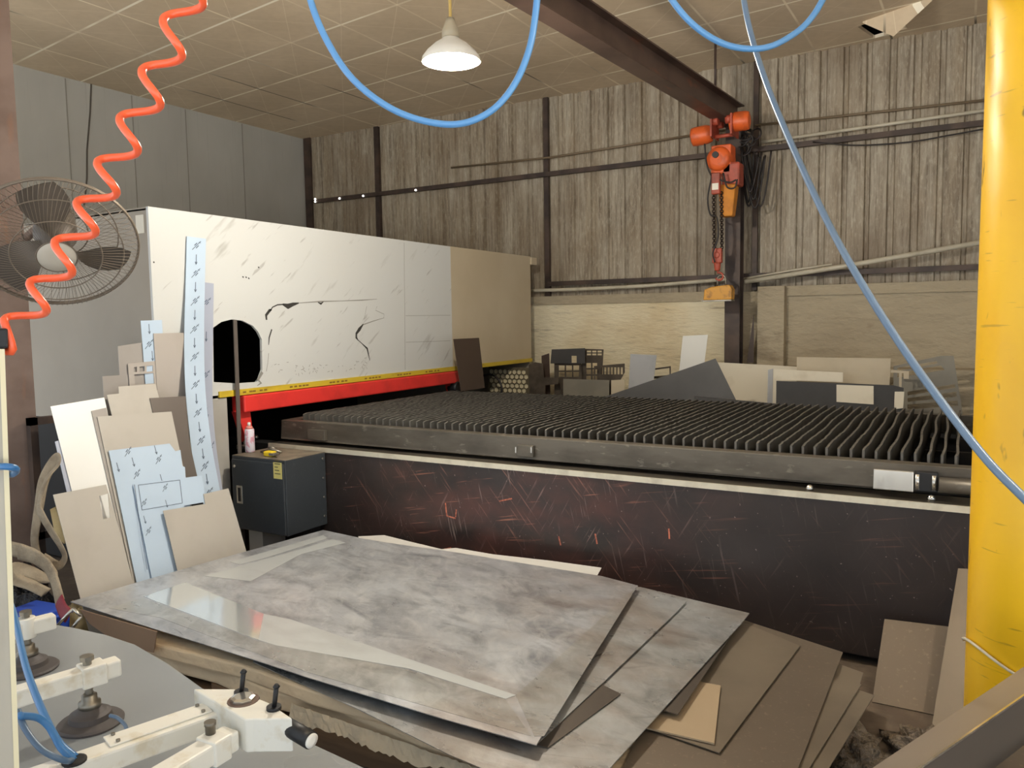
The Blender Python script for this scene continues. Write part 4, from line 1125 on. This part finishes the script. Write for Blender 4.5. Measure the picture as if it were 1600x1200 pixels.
# main beam
a, b_ = P6(40, 1228), P6(372, 1110)
mbm = MB().bar(a, b_, .06, .05).obj('main_beam', m_white, t, .006)
hb = sub(mbm, t)
dd = (b_ - a).normalized(); ss = dd.cross(V((0, 0, 1))).normalized()
c_ = P6(250, 1148); MB().obox(c_ + V((0, 0, .0275)), dd, ss, (0, 0, 1), .12, .029, .0025).obj('cover_plate', m_white, hb, .002)
for f in (-.1, .1):
    for s_ in (-.02, .02): MB().cyl(c_ + dd * f + ss * s_ + V((0, 0, .029)), c_ + dd * f + ss * s_ + V((0, 0, .035)), .005, n=8).obj('screw', m_steel, hb)
c_ = P6(298, 1129); MB().obox(c_ + V((0, 0, .026)), dd, ss, (0, 0, 1), .035, .024, .002).obj('gauge_window', M('dusty_window', (120, 100, 82), .3), hb)
# control head
Zh = .70
hp = [P6(302, 1076, Zh), P6(366, 1076, Zh), P6(419, 1097, Zh), P6(457, 1122, Zh), P6(395, 1123, Zh), P6(383, 1124, Zh)]
hd_ = MB().prism(hp, (0, 0, -.085)).obj('control_head', m_white, t, .004)
hh = sub(hd_, t)
c_ = P6(380, 1094, Zh)
MB().lathe(c_, (0, 0, 1), [(.03, 0), (.03, .009), (.022, .012)], 8, sm=False).obj('hex_nut', m_bright, hh)
MB().lathe(c_ - V((0, 0, .001)), (0, 0, 1), [(.04, 0), (.038, .003)], 20).obj('washer', m_rust, hh)
for (x, y) in ((377, 1084), (428, 1108)):
    c_ = P6(x, y, Zh); lean_ = V((.012, .0, .06))
    mb = MB().cyl(c_, c_ + V((0, 0, .008)), .018, n=14); mb.tube([c_, c_ + lean_], .006, 8); mb.lathe(c_ + lean_, (0, 0, 1), [(.004, -.006), (.009, 0), (.004, .007)], 10)
    mb.obj('valve_lever', m_black, hh)
g0 = P6(440, 1130, .668); g1 = P6(486, 1157, .655)
gr = MB().cyl(g0, g1, .021, n=18).obj('hand_grip', m_black, t)
MB().lathe(g1, (g1 - g0), [(.018, -.001), (.018, .004), (.008, .0045)], 18).obj('grip_cap', m_enam, sub(gr, t))
# second beam at the front
a, b_ = P6(200, 1250), P6(362, 1152)
MB().bar(a, b_, .055, .05).obj('cross_arm', m_white, t, .006)
c_ = P6(330, 1165)
MB().bar(a.lerp(b_, .72), a.lerp(b_, .9), .066, .061).obj('arm_clamp', m_white, t, .005)
MB().lathe(c_ + V((0, 0, .03)), (0, 0, 1), [(.012, 0), (.012, .02), (.014, .021), (.014, .03)], 12).obj('clamp_bolt', m_steel, t)


def cup(t, cx, cy, clx, cly, R):
    # suction cup standing on the sheet, with its threaded rod up through a clamp
    c = PZ(cx, cy, ZG); cl = PZ(clx, cly, ZA); c = V((c.x, c.y, ZG))
    cu = MB().lathe(c, (0, 0, 1), [(R, 0), (R * 1.01, .006), (R * .95, .011), (R * .66, .017), (R * .63, .032), (R * .5, .038), (R * .34, .05)], 48, sm=False).obj('suction_cup', m_rubber, t)
    MB().lathe(c + V((0, 0, .05)), (0, 0, 1), [(R * .34, 0), (R * .34, .016), (R * .24, .018), (R * .24, .036), (R * .16, .04)], 20).obj('cup_fitting', m_steel, sub(cu, t))
    prof = []
    z = .088
    while z < .135: prof += [(.012, z), (.0095, z + .0035)]; z += .007
    MB().lathe(c, (0, 0, 1), prof, 14).obj('threaded_rod', m_steel, t)
    top = V((c.x, c.y, ZA + .031))
    MB().lathe(top, (0, 0, 1), [(.012, 0), (.012, .012), (.019, .013), (.019, .026)], 8, sm=False).obj('rod_nut', m_steel, t)
    return c


c1 = cup(t, 142, 1130, 140, 1060, .088)
# arm 1 passes over cup 1
dA = (P6(183, 1046) - P6(35, 1092)); dA.z = 0; dA.normalize()
base = V((c1.x, c1.y, ZA))
MB().bar(base - dA * .62, base + dA * .085, .05, .05).obj('side_arm', m_white, t, .006)
MB().bar(base - dA * .022, base + dA * .045, .062, .062).obj('arm_clamp', m_white, t, .005)
c2 = cup(t, 46, 1046, 42, 985, .088)
base = V((c2.x, c2.y, ZA))
MB().bar(base - dA * .5, base + dA * .085, .045, .05).obj('side_arm', m_white, t, .006)
MB().cyl(base - V((0, 0, .035)), base + V((0, 0, .035)), .028, n=20).obj('arm_clamp', m_white, t, .004)
# mast
mt0 = PD(3, 545, 1.6); mt1 = PD(26, 1200, 1.6)
dv = (mt1 - mt0).normalized(); m_mast = M('mast_paint', (178, 172, 158), .45, layers=[(dict(scale=(9, 9, 3), lo=.45, hi=.7, d=5), (150, 142, 126), .6)]); fh = ray(15, 800); fh.z = 0; fh.normalize(); rh_ = V((fh.y, -fh.x, 0)); s2 = -rh_
MB().bar(mt0 + s2 * .03, mt1 + dv * .15 + s2 * .03, .06, .05, tuple(fh)).obj('mast', m_mast, t, .004)
MB().bar(mt0 - dv * .04 + s2 * .022, mt0 + s2 * .022, .066, .06, tuple(fh)).obj('mast_cap', m_black, t, .004)
MB().bar(mt0 - s2 * .0 - fh * .025, mt1 + dv * .15 - fh * .025, .009, .004, tuple(fh)).obj('mast_highlight', M('mast_highlight_paint', (226, 216, 180), .4), t)  # pale strip painting the highlight along the front corner of the mast
pm = mt1 + dv * .1
pb = P6(40, 1228); MB().bar(V((pm.x - .03, pm.y, ZA - .0)), pb, .08, .05).obj('mast_foot', m_white, t, .004)
# hoses on the lifter
for pts, r, nm in ((((8, 925), (22, 960), (40, 1040), (66, 1110), (92, 1160), (118, 1184)), .009, m_bluehose2), (((30, 1118), (60, 1122), (80, 1140), (95, 1168), (116, 1188)), .008, m_bluehose2), (((28, 1110), (40, 1140), (66, 1172), (100, 1188), (114, 1188)), .007, m_bluedk), (((172, 1118), (184, 1122), (196, 1134), (198, 1148)), .005, m_bluedk)):
    zz = .76
    n = len(pts); P = []
    for i, (x, y) in enumerate(pts):
        P.append(PZ(x, y, .80 - .13 * i / (n - 1) if n > 4 else .6))
    MB().tube(smooth(P, 6), r, 8).obj('air_hose', nm, t)
c_ = PZ(116, 1188, .672); MB().lathe(c_, (0, 0, 1), [(.026, -.003), (.026, .002), (.02, .003)], 18).obj('hose_port', m_dark, t)
# short blue tube end on the mast
p0 = PD(-12, 730, 1.56); MB().tube(smooth([p0, PD(10, 729, 1.54), PD(25, 733, 1.56), PD(18, 741, 1.6), PD(-8, 739, 1.66)], 6), .007, 8).obj('blue_clip', m_bluehose2, t)

# ------------------------------------------------------------------ hoses hanging overhead
def lead(p, q, n=9): return [p.lerp(q, k / n) for k in range(n)]


def hose(label, pts, r, mt, name='air_hose'):
    return tag(MB().tube(smooth(pts, 10), r, 12).obj(name, mt), label, 'hose', 'blue air hoses hanging overhead')


d = 2.2
hose('blue air hose hanging in a deep loop before the lamp', lead(PZ(380, -860, ZC - .012), PD(468, -80, d)) + [PD(x, y, d) for x, y in ((468, -80), (485, 0), (510, 62), (548, 120), (600, 163), (655, 187), (715, 194), (765, 175), (802, 135), (826, 80), (837, 20), (843, -60))] + lead(PZ(880, -860, ZC - .012), PD(843, -60, d))[::-1], .0095, m_blue, 'hanging_air_hose')
hose('blue air hose hanging in a shallow loop at the upper right', lead(PZ(900, -700, ZC - .012), PD(1000, -80, 2.4)) + [PD(1000, -80, 2.4)] + [PD(x, y, 2.4) for x, y in ((1050, 0), (1085, 40), (1125, 66), (1165, 76), (1205, 72), (1245, 50), (1270, 25), (1292, -12), (1335, -90))] + lead(PZ(1480, -700, ZC - .012), PD(1335, -90, 2.4))[::-1], .0095, m_blue)
px_ = ((1158, -50, 2.7), (1164, 10, 2.65), (1178, 70, 2.6), (1205, 150, 2.5), (1250, 255, 2.35), (1300, 360, 2.2), (1352, 452, 2.05), (1415, 550, 1.92), (1480, 640, 1.8), (1545, 722, 1.7), (1610, 788, 1.62), (1700, 880, 1.55), (1760, 980, 1.5), (1800, 1100, 1.45))
hose('long slate blue hose slanting down across the yellow column', lead(PZ(1120, -700, ZC - .012), PD(*px_[0]), 6) + [PD(*q) for q in px_] + [V((PD(*px_[-1]).x + .05, PD(*px_[-1]).y - .05, z_)) for z_ in (.6, .3, .012)], .0095, M('grey_blue_hose', (104, 128, 154), .3, spec=.6))
# orange coil
ctr = [(320, -62), (286, 19), (253, 100), (219, 175), (183, 246), (151, 310), (118, 370), (80, 435), (39, 493), (2, 552)]
K = 22; pts = []
for i in range(int(8.62 * K) + 1):
    s_ = i / K - .0                          # turn number; the middle of each coil lies a quarter turn on
    q_ = max(0, min(8.999, s_ - .25)); k = int(q_); g = q_ - k
    ax_x = ctr[k][0] * (1 - g) + ctr[k + 1][0] * g; ax_y = ctr[k][1] * (1 - g) + ctr[k + 1][1] * g
    th = 2 * PI * s_
    pts.append(PD(ax_x + 22.5 * math.cos(th), ax_y + 9 * math.cos(th), 1.5 + .1 * s_ / 8 + .027 * math.sin(th)))
lead_ = [PD(420, -1250, 1.7).lerp(PD(345, -150, 1.54), k / 8) for k in range(9)]
pts = pts[3:]
mb = MB().tube(smooth(lead_ + pts[::2] + [PD(20, 546, 1.6), PD(9, 549, 1.604)], 3), .0078, 10)
tag(mb.obj('coiled_hose', m_orangehose), 'orange coiled air hose stretched down to the white lifter mast', 'hose')

# ------------------------------------------------------------------ clutter at the lower left
def web(label, pts, w, mt, dep, name='lifting_sling'):
    P = smooth([PD(x, y, dz) for x, y, dz in pts], 7)
    rr = random.Random(len(label)); ph = rr.uniform(0, 6)
    w = [w * (.88 + .14 * math.sin(i * .16 + ph)) for i in range(len(P))]
    return tag(MB().tube(P, w, 10, flat=.22, upv=tuple(-fw)).obj(name, mt), label, 'sling')


web('dirty grey-beige lifting sling looped upright beside the rusty column', [(58, 868, 3.92), (54, 840, 3.93), (61, 792, 3.94), (68, 752, 3.95), (82, 724, 3.96), (91, 714, 3.955), (90, 727, 3.94), (72, 750, 3.9), (61, 788, 3.88), (66, 806, 3.86), (80, 830, 3.85), (96, 856, 3.84), (101, 872, 3.84), (90, 884, 3.84), (66, 872, 3.86)], .028, m_sling, 0)
sl_ = web('dirty grey-beige sling hanging down to a dark red tag with a square metal buckle', [(30, 862, 3.75), (55, 870, 3.72), (75, 886, 3.7), (86, 910, 3.66), (94, 942, 3.6)], .038, m_sling, 0)
web('dirty sling heaped in folds at the foot of the rusty column', [(12, 856, 3.84), (42, 864, 3.82), (70, 882, 3.8), (84, 900, 3.78), (68, 903, 3.77), (42, 893, 3.76), (20, 889, 3.75), (26, 905, 3.72), (48, 914, 3.7), (72, 926, 3.66)], .036, m_sling, 0)
hs_ = {'_o': tuple(sl_.location), 'e': sl_}
wt_ = MB().tube(smooth([PD(92, 938, 3.58), PD(98, 953, 3.52), PD(106, 962, 3.45)], 6), .032, 10, flat=.2, upv=tuple(-fw)).obj('webbing_tag', m_darkred, hs_)
mb = MB(); q4 = [PD(x, y, 3.44) for x, y in ((90, 977), (114, 951), (127, 963), (109, 987))]
for i in range(4): mb.tube([q4[i], q4[(i + 1) % 4]], .007, 8)
mb.obj('buckle', m_bright, {'_o': hs_['_o'], 'e': wt_})
c_ = PD(56, 957, 3.72)
t = thing('plastic_bin', 'blue plastic bin behind the white lifter arm', 'bin', (c_.x, c_.y, 0))
e1 = (rt * 1); e1.z = 0; e1.normalize(); e2 = V((-e1.y, e1.x, 0)); e1, e2 = (e1 * .92 - e2 * .38), (e2 * .92 + e1 * .38)
bb = V((c_.x, c_.y, 0)) ; hb_ = c_.z + .0
mb = MB()
def qd(h, k): return [bb + e1 * (sx * .115 * k) + e2 * (sy * .09 * k) + V((0, 0, h)) for sx, sy in ((-1, -1), (1, -1), (1, 1), (-1, 1))]
o4, o3, i4, i3 = qd(.0, .82), qd(hb_, 1), qd(hb_, .93), qd(.02, .76)
mb.add(o4 + o3 + i4 + i3, [(0, 1, 2, 3)] + [(i, (i + 1) % 4, (i + 1) % 4 + 4, i + 4) for i in range(4)] + [(i + 4, (i + 1) % 4 + 4, (i + 1) % 4 + 8, i + 8) for i in range(4)] + [(i + 8, (i + 1) % 4 + 8, (i + 1) % 4 + 12, i + 12) for i in range(4)] + [(12, 13, 14, 15)])
mb.obj('bin_body', m_bluebin, t, .006)
lid = qd(hb_ - .01, .98); MB().prism(lid, (0, 0, .03)).obj('bin_lid', m_bluebin, t, .01)
mb = MB(); r3 = qd(hb_ - .012, 1.04)
for i in range(4): mb.tube([r3[i], r3[(i + 1) % 4]], .008, 8)
mb.obj('bin_rim', m_bluebin, t)
lump('black plastic bag crumpled behind the blue bin', 'bag', 'plastic_bag', (40, 1010), 0, .2, .14, .36, m_blackbag, 2, .3)
mb = MB().prism([PD(x, y, 3.96) for x, y in ((78, 796), (86, 792), (104, 838), (100, 850), (92, 842), (84, 826))], V((fw.x, fw.y, 0)) * .03)
tag(mb.obj('foam_offcut', m_foam), 'pale yellow foam offcut wedged beside the tall beige sheet', 'foam')
lump('yellowish crumpled paper at the foot of the beige sheet', 'paper', 'crumpled_paper', (124, 1005), 0, .08, .08, .2, m_foam, 6, .3)

# ------------------------------------------------------------------ scrap and boards behind the bed
def back(label, px, Y_, mt, th=.004, name='metal_sheet', cat='metal sheet', down=(), holes=(), zmin=.004, kz=0.0):
    # upright piece standing at depth Y_, kz leans its top back
    P = []
    for i, (x, y) in enumerate(px):
        p = PY(x, y, Y_)
        if i in down: p = V((p.x, Y_, zmin))
        P.append(p)
    hl = [[((q := PY(x, y, Y_)).x, q.z) for x, y in h] for h in holes]
    mb = MB().plate([(p.x, p.z) for p in P], hl, lambda u, v: (u, Y_ + kz * (v - .9), v), (0, th, 0))
    return tag(mb.obj(name, mt), label, cat, 'scrap pieces behind the cutting table' if 'scrap' in cat else ('boards behind the cutting table' if cat == 'board' else None))


def rects(x0, y0, x1, y1, nx, ny, gx, gy):
    out = []
    for i in range(nx):
        for j in range(ny):
            a = x0 + (x1 - x0) * i / nx + gx; b_ = x0 + (x1 - x0) * (i + 1) / nx - gx
            c = y0 + (y1 - y0) * j / ny + gy; d_ = y0 + (y1 - y0) * (j + 1) / ny - gy
            out.append([(a, c), (b_, c), (b_, d_), (a, d_)])
    return out


m_skel = M('cut_skeleton_steel', (88, 78, 66), .55, .3, layers=[(dict(scale=(9, 9, 9)), (64, 54, 44), .7)])
m_white_b = M('off_white_board', (226, 216, 194), .5, layers=[(dict(scale=(4, 4, 4), lo=.55, hi=.7), (200, 186, 158), .5)])
m_beige_b = M('beige_board', (196, 182, 156), .55, layers=[(dict(scale=(3, 3, 3)), (180, 166, 140), .6)])
m_greyblue = M('grey_blue_board', (172, 172, 172), .45, layers=[(dict(scale=(5, 5, 5), lo=.5, hi=.7), (150, 150, 150), .6)])
m_greyplate = M('grey_plate', (136, 130, 116), .5, .2, layers=[(dict(scale=(4, 4, 4)), (120, 114, 102), .6)])
# honeycomb plate beneath the far end of the housing
mb = MB(); a = PY(768, 574, 7.55); b_ = PY(826, 622, 7.55)
x0, x1, z1, z0 = PY(764, 600, 7.55).x, PY(828, 600, 7.55).x, PY(800, 574, 7.55).z, .72
rh = .034; hx = rh * math.sqrt(3); holes = []
row = 0; z = z0 + rh
while z < z1 - rh:
    x = x0 + hx * .6 + (hx / 2 if row % 2 else 0)
    while x < x1 - hx * .5:
        holes.append([(x + rh * .84 * math.cos(PI / 6 + k * PI / 3), z + rh * .84 * math.sin(PI / 6 + k * PI / 3)) for k in range(6)])
        x += hx
    row += 1; z += rh * 1.5
mb.plate([(x0, .01), (x1, .01), (x1, z1), (x0, z1)], holes, lambda u, v: (u, 7.55, v), (0, .003, 0))
tag(mb.obj('honeycomb_plate', M('honeycomb_metal', (96, 86, 66), .5)), 'pale honeycomb perforated plate under the far end of the housing', 'perforated plate')
back_board_x = (x0, x1)
tag(MB().box((x0 + .0, 7.57, .0), (x1 - .01, 7.575, z1 - .005)).obj('board', M('pale_backing', (214, 200, 164), .6)), 'added cream backing right behind the honeycomb plate, in place of a lit wall', 'board')  # added pale backing, as the wall seen through the cells would be shadowed
tag(MB().tube(smooth([PY(x, y, 7.3) for x, y in ((752, 588), (766, 585), (778, 592), (784, 606), (782, 622), (780, 650))], 6), .012, 8).obj('black_cable', m_wirebk), 'black cable loop hanging before the honeycomb plate', 'cable')
back('brown scrap frame standing at the corner under the housing end', [(826, 570), (836, 566), (848, 568), (850, 590), (872, 590), (872, 600), (852, 602), (850, 640), (830, 640)], 7.5, m_skel, down=(7, 8), name='scrap_piece', cat='scrap metal')
back('brown narrow upright scrap strip right of the corner scrap frame', [(846, 556), (858, 552), (862, 640), (850, 640)], 7.7, m_browndk, down=(2, 3), name='scrap_strip', cat='scrap metal')
back('dark cut-out plate on top of the scrap with a small square window', [(862, 546), (914, 544), (914, 568), (860, 568)], 7.62, m_slate, holes=[[(893, 556), (901, 556), (901, 567), (893, 567)]], name='cut_plate', cat='scrap metal')
back('scrap grid with ladder-like openings right of the dark cut-out plate', [(914, 545), (943, 546), (940, 600), (936, 640), (900, 640), (905, 570), (914, 566)], 7.7, m_skel, down=(3, 4), holes=rects(916, 547, 941, 556, 3, 2, .8, .8) + rects(915, 566, 934, 606, 2, 4, 1, 1.2), name='scrap_grid', cat='scrap metal')
back('scrap skeleton with wide openings below the dark cut-out plate', [(866, 568), (908, 568), (910, 594), (910, 640), (866, 640)], 7.66, m_skel, down=(3, 4), holes=rects(872, 570, 906, 590, 3, 2, 1, 1), name='scrap_grid', cat='scrap metal')
back('scrap grid with slanted bars left of the grey-blue board', [(928, 572), (976, 568), (976, 582), (966, 600), (966, 640), (928, 640)], 7.58, m_skel, down=(4, 5), holes=rects(938, 573, 974, 586, 7, 1, .9, 1) + rects(929, 576, 937, 606, 1, 3, 1, 1), name='scrap_grid', cat='scrap metal')
back('wide grey steel plate below the scrap grids', [(880, 592), (952, 594), (950, 640), (880, 640)], 7.5, m_greyplate, down=(2, 3), name='steel_plate', cat='metal plate')
back('small pale plate leaning right of the wide grey plate', [(955, 594), (976, 593), (974, 640), (954, 640)], 7.46, m_beige_b, down=(2, 3))
back('grey-blue board standing between the scrap grids and the white card', [(985, 553), (1026, 555), (1020, 605), (1016, 640), (974, 640)], 7.4, m_greyblue, down=(3, 4), name='board', cat='board')
back('thin wire-like scrap frame behind the slate sheet', [(1020, 576), (1048, 572), (1048, 590), (1020, 592)], 7.55, m_skel, holes=[[(1022, 578), (1046, 575), (1046, 586), (1022, 588)]], name='scrap_piece', cat='scrap metal')
back('tall white board standing by the dark hoist column', [(1067, 525), (1106, 523), (1098, 590), (1092, 640), (1056, 640), (1060, 590)], 7.5, M('white_card', (224, 222, 214), .45), down=(3, 4), name='board', cat='board')
# big tilted slate sheet
P = [V((-1.86, 0, 1.28)), V((-2.95, 0, .885)), V((-2.62, 0, .02)), V((-1.18, 0, .1))]
P = [PY(1118, 560, 6.8), PY(940, 622, 6.8), V((-2.55, 6.8, .01)), V((-1.28, 6.8, .16))]
mb = MB().prism([V((p.x, 6.62 + .14 * p.z, p.z)) for p in P], (0, .004, 0))
tag(mb.obj('slate_sheet', m_slate), 'large dark slate sheet tilted on its corner behind the cutting table', 'metal sheet')
back('long white board lying behind the slate sheet along the wall ledge', [(1120, 566), (1246, 573), (1246, 640), (1120, 640)], 7.7, m_white_b, down=(2, 3), name='board', cat='board')
back('long grey-beige board at the back right of the boards', [(1245, 558), (1392, 560), (1390, 600), (1390, 650), (1245, 650)], 7.55, m_beige_b, down=(3, 4), name='board', cat='board')
back('L-shaped white board in front of the grey-beige board', [(1209, 577), (1317, 582), (1317, 597), (1218, 594), (1214, 640), (1205, 640)], 7.3, m_white_b, down=(4, 5), name='board', cat='board')
back('narrow grey strip at the left edge of the L-shaped board', [(1200, 578), (1208, 576), (1206, 640), (1197, 640)], 7.32, m_greyblue, down=(2, 3), name='strip', cat='metal strip')
back('long dark sheet standing behind the right part of the table', [(1213, 595), (1396, 602), (1412, 606), (1410, 650), (1213, 650)], 7.1, m_slate, down=(3, 4))
back('white card with a scored line stuck on the long dark sheet', [(1307, 601), (1365, 603), (1365, 632), (1307, 628)], 7.09, m_white_b, .003, 'card', 'card')
back('small rounded white card right of the scored one', [(1398, 612), (1413, 612), (1411, 638), (1400, 639), (1397, 636)], 7.08, m_white_b, .003, 'card', 'card')
back('T-shaped pale scrap strip above the small rounded card', [(1392, 578), (1420, 580), (1420, 592), (1412, 592), (1412, 583), (1409, 583), (1409, 640), (1405, 640), (1405, 583), (1392, 582)], 7.4, m_beige_b, name='scrap_strip', cat='scrap metal', down=(6, 7))
back('slotted remnant sheet with long louvre openings at the far right', [(1396, 572), (1470, 556), (1490, 556), (1504, 645), (1504, 655), (1398, 655)], 7.6, m_greyplate, down=(4, 5), holes=[[(1402, 575), (1464, 564), (1465, 568), (1402, 580)], [(1402, 583), (1470, 571), (1476, 578), (1402, 590)], [(1418, 612), (1492, 600), (1493, 606), (1418, 618)], [(1418, 622), (1494, 612), (1495, 620), (1418, 628)], [(1418, 632), (1496, 626), (1497, 634), (1418, 640)]], name='slotted_sheet', cat='metal sheet')
tag(MB().bar(PY(1085, 622, 6.5), PY(1215, 634, 6.5), .03, .03).obj('edge_bar', m_slate), 'dark bar lying along the rear edge of the table under the slate sheet', 'bar')
p = PY(1174, 480, 8.19); q = PY(1170, 560, 8.19)
tag(MB().prism([V((-1.955, 8.19, 1.16)), V((-1.885, 8.19, 1.16)), V((-1.89, 8.19, 1.66))], (0, .006, 0)).obj('wood_sliver', m_browndk), 'thin dark sliver of board beside the hoist column', 'board')

# ------------------------------------------------------------------ light
w = bpy.data.worlds.new('world'); bpy.context.scene.world = w; w.use_nodes = True
bg = w.node_tree.nodes['Background']; bg.inputs[0].default_value = (.80, .90, 1, 1); bg.inputs[1].default_value = .7
# sun from behind the building: it lights the added yard, which throws daylight in through the open front and side
L = bpy.data.lights.new('sun', 'SUN'); L.energy = 12.5; L.angle = .01; L.color = (1, .985, .96)
o = bpy.data.objects.new('sun', L); COL.objects.link(o)
o.rotation_euler = V((-.35, -.45, -1)).to_track_quat('-Z', 'Y').to_euler()
for nm, loc, rot, sx, sy in (('front_opening', ((XL + 3.2) / 2, -1.0, ZC / 2), (math.radians(90), 0, 0), 11.3, ZC),
                             ('side_opening', (XL, .8, ZC / 2), (0, math.radians(-90), 0), ZC, 3.6), ('side_opening', (3.2, 1.3, ZC / 2), (0, math.radians(90), 0), ZC, 4.6)):
    L = bpy.data.lights.new(nm, 'AREA'); L.shape = 'RECTANGLE'; L.size = sx; L.size_y = sy
    L.cycles.is_portal = True
    o = bpy.data.objects.new(nm, L); COL.objects.link(o); o.location = loc; o.rotation_euler = rot

sc = bpy.context.scene
sc.view_settings.view_transform = 'Standard'
sc.view_settings.look = 'None'
sc.view_settings.gamma = 1
sc.view_settings.use_curve_mapping = False
sc.view_settings.exposure = .66
sc.cycles.use_denoising = True
sc.cycles.max_bounces = 8
